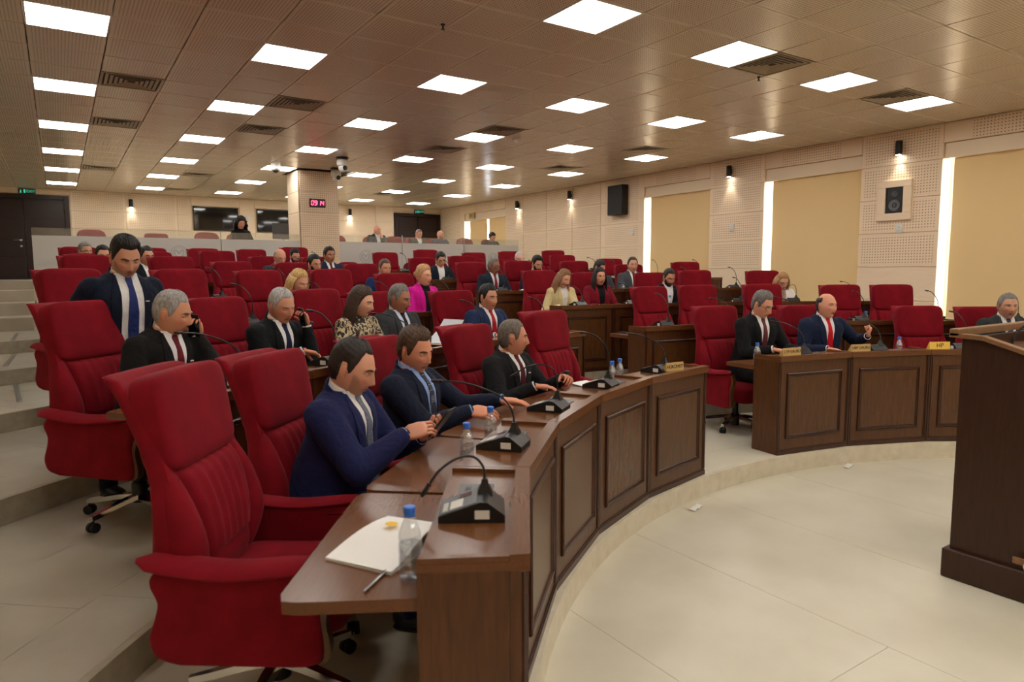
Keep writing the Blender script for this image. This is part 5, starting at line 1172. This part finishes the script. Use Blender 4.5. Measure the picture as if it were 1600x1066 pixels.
# folder and papers
def sheet(name, label, p, rz, w_, d_, mname='paper', h_=.003, lift=0, cat='paper'):
    t = thing(name, label, cat, p, rz); mb = MB(); n = 10; rings = []
    for i in range(n + 1):
        x = -w_ / 2 + w_ * i / n; z = lift * (i / n) ** 2
        rings.append([(x, -d_ / 2, z), (x, d_ / 2, z), (x, d_ / 2, z + h_), (x, -d_ / 2, z + h_)])
    part('sheet', mb.loft(rings), mname, t); return t
p = desk_pt(0, 146.0, .40, .7305)
t = sheet('folder', 'white document folder with a yellow emblem lying on the nearest desk', p, R_(30), .30, .23, 'paper', .004, .02, 'folder')
part('cover', MB().loft([[(-.15 + .3 * i / 10, -.115, .008 + .05 * math.sin(PI * i / 14) ** 2), (-.15 + .3 * i / 10, .115, .006 + .03 * math.sin(PI * i / 14)), (-.15 + .3 * i / 10, .115, .0075 + .03 * math.sin(PI * i / 14)), (-.15 + .3 * i / 10, -.115, .0095 + .05 * math.sin(PI * i / 14) ** 2)] for i in range(11)]), 'paper', t)
part('emblem', MB().sq((.04, .02, .058), (.018, .022, .0015), 1, 16, 6), 'yellow_mark', t)
t = thing('pen', 'slim grey pen at the edge of the white folder', 'pen', desk_pt(0, 148.9, .40, .7305), R_(40)); part('barrel', MB().capsule([(-.06, 0, .005), (.06, 0, .005)], .0045), 'steel', t); part('clip', MB().box(.03, .06, -.001, .001, .009, .011), 'chrome', t)
sheet('paper_sheet', 'white sheet under the hands of the man in glasses', desk_pt(0, 76.4, .42, .731), R_(10), .30, .21, lift=.06)
sheet('paper_sheet', 'white papers in front of the bald man with red tie', desk_pt(0, 66.5, .42, .731), R_(-20), .30, .21, lift=.01)
sheet('paper_sheet', 'small paper by the hands of the man in profile', desk_pt(0, 110.2, .34, .731), R_(100), .21, .13)
sheet('paper_sheet', 'paper lying in front of the far empty front chair', desk_pt(0, 107.0, .50, .731), R_(100), .25, .18, lift=.012)
sheet('paper_sheet', 'stack of white paper on the desk of the man with navy tie', desk_pt(1, 116.4, .30, .731), R_(10), .30, .21, h_=.02)
t = sheet('paper_sheet', 'large tilted sheet standing in front of the man in charcoal suit', desk_pt(1, 109.3, .24, .845), R_(20), .28, .22, 'paper_grey', .002, .17)
sheet('folder', 'tan folder under the tilted sheet on the second-row desk', desk_pt(1, 109.6, .17, .835), R_(15), .30, .2, 'folder_tan', .006, 0, 'folder')
sheet('paper_sheet', 'white paper in front of the grey man with glasses', desk_pt(3, 82.0, .16, .828), R_(0), .3, .2, lift=.07)
sheet('paper_sheet', 'white paper in front of the man with open collar', desk_pt(4, 83.6, .16, .828), R_(0), .26, .2, lift=.05)
t = thing('handbag', 'black soft bag lying on the desk before the patterned-blouse woman', 'bag', desk_pt(1, 116.8, .46, .731), R_(20)); part('bag_body', MB().sq((0, 0, .05), (.15, .09, .05), .6), 'black_rubber', t); part('bag_handle', MB().tube([(-.06, 0, .095), (-.03, 0, .13), (.03, 0, .13), (.06, 0, .095)], .006), 'black_rubber', t)
t = thing('waste_bag', 'black bag on the floor behind the nearest armchair', 'bag', pol(6.30, 129.2, TZ[1]), 0); part('bag_body', MB().sq((0, 0, .14), (.11, .08, .14), .5), 'black_rubber', t); part('bag_handle', MB().tube([(-.05, 0, .27), (-.03, 0, .33), (.03, 0, .33), (.05, 0, .27)], .007), 'black_rubber', t)
for p, lb in [(( 5.62, 3.16, .0005), 'crumpled white paper scrap on the floor by the right kerb'), ((3.72, 3.20, .0005), 'tiny white floor socket by the left kerb')]:
    t = thing('paper_scrap', lb, 'paper', p, .3); part('scrap', MB().loft([[(-.07 + .035 * i, -.025, .004 + .012 * (i % 2)), (-.07 + .035 * i, .025, .003 + .008 * ((i + 1) % 2)), (-.07 + .035 * i, .025, .005 + .008 * ((i + 1) % 2)), (-.07 + .035 * i, -.025, .006 + .012 * (i % 2))] for i in range(5)]), 'paper', t)
# ---- lectern at right
t = thing('lectern', 'tall dark wooden speaker lectern cut by the right frame edge', 'lectern', (4.0, 1.7, 0))
part('plinth', MB().box(0, 1.0, -.75, 0, 0, .165, c=.008), 'lectern_wood', t)
sd = [(-.70, .165), (-.03, .165), (-.03, 1.34), (-.14, 1.335), (-.70, 1.16)]
for x0, nm in ((.03, 0), (.94, 1)): part('side_board', MB().prism([(y, z) for y, z in sd], x0, x0 + .03, 'x'), 'lectern_wood', t, smooth=False)
part('front_board', MB().box(.061, .939, -.06, -.031, .165, 1.338), 'lectern_wood', t)
mb = MB(); rm = [(.02, 1.362), (-.14, 1.355), (-.72, 1.175)]
for x0, x1 in ((-.01, .05), (.95, 1.01)): mb.loft([[(x0, y, z - .022), (x1, y, z - .022), (x1, y, z), (x0, y, z)] for y, z in rm])
mb.box(-.01, 1.01, -.03, .02, 1.345, 1.385, c=.004)
part('top_rim', mb, 'lectern_rim', t)
part('reading_board', MB().loft([[(.05, y, z - .08), (.95, y, z - .08), (.95, y, z - .06), (.05, y, z - .06)] for y, z in ((-.03, 1.345), (-.14, 1.335), (-.70, 1.16))]), 'walnut_top', t)
part('hinge_plate', MB().box(-.012, 0, -.50, -.34, .20, .235, c=.003), 'lectern_rim', t); part('ring_pull', MB().loft([[(-.012 + .004 * math.cos(q), -.42 + (.03 + .004 * math.sin(q)) * math.cos(2 * PI * k / 20), .20 + (.03 + .004 * math.sin(q)) * math.sin(2 * PI * k / 20)) for q in (0, PI / 2, PI, 1.5 * PI)] for k in range(21)], False), 'chrome', t)
for i, (x, y, z, ly) in enumerate([(.30, -.16, 1.262, 0), (.55, -.24, 1.24, 1)]):
    q = thing('lectern_microphone', 'black gooseneck microphone on the lectern, ' + ('left one' if i == 0 else 'right one'), 'microphone', (4.0 + x, 1.7 + y, z))
    nk = MB().tube([(0, 0, 0), (0, -.005, .05), (.02, -.03, .12), (.07, -.09, .19), (.12, -.15, .225)], .006, 8); g_ = part('gooseneck', nk, 'black_plastic', q); part('mic_head', MB().capsule([(.12, -.15, .225), (.155, -.19, .24)], .011, 10), 'black_plastic', g_); part('mic_base', MB().lathe([(.035, -.006), (.035, .008), (.02, .016)], 16), 'black_plastic', q)
bpy.data.scenes.remove(TMP)
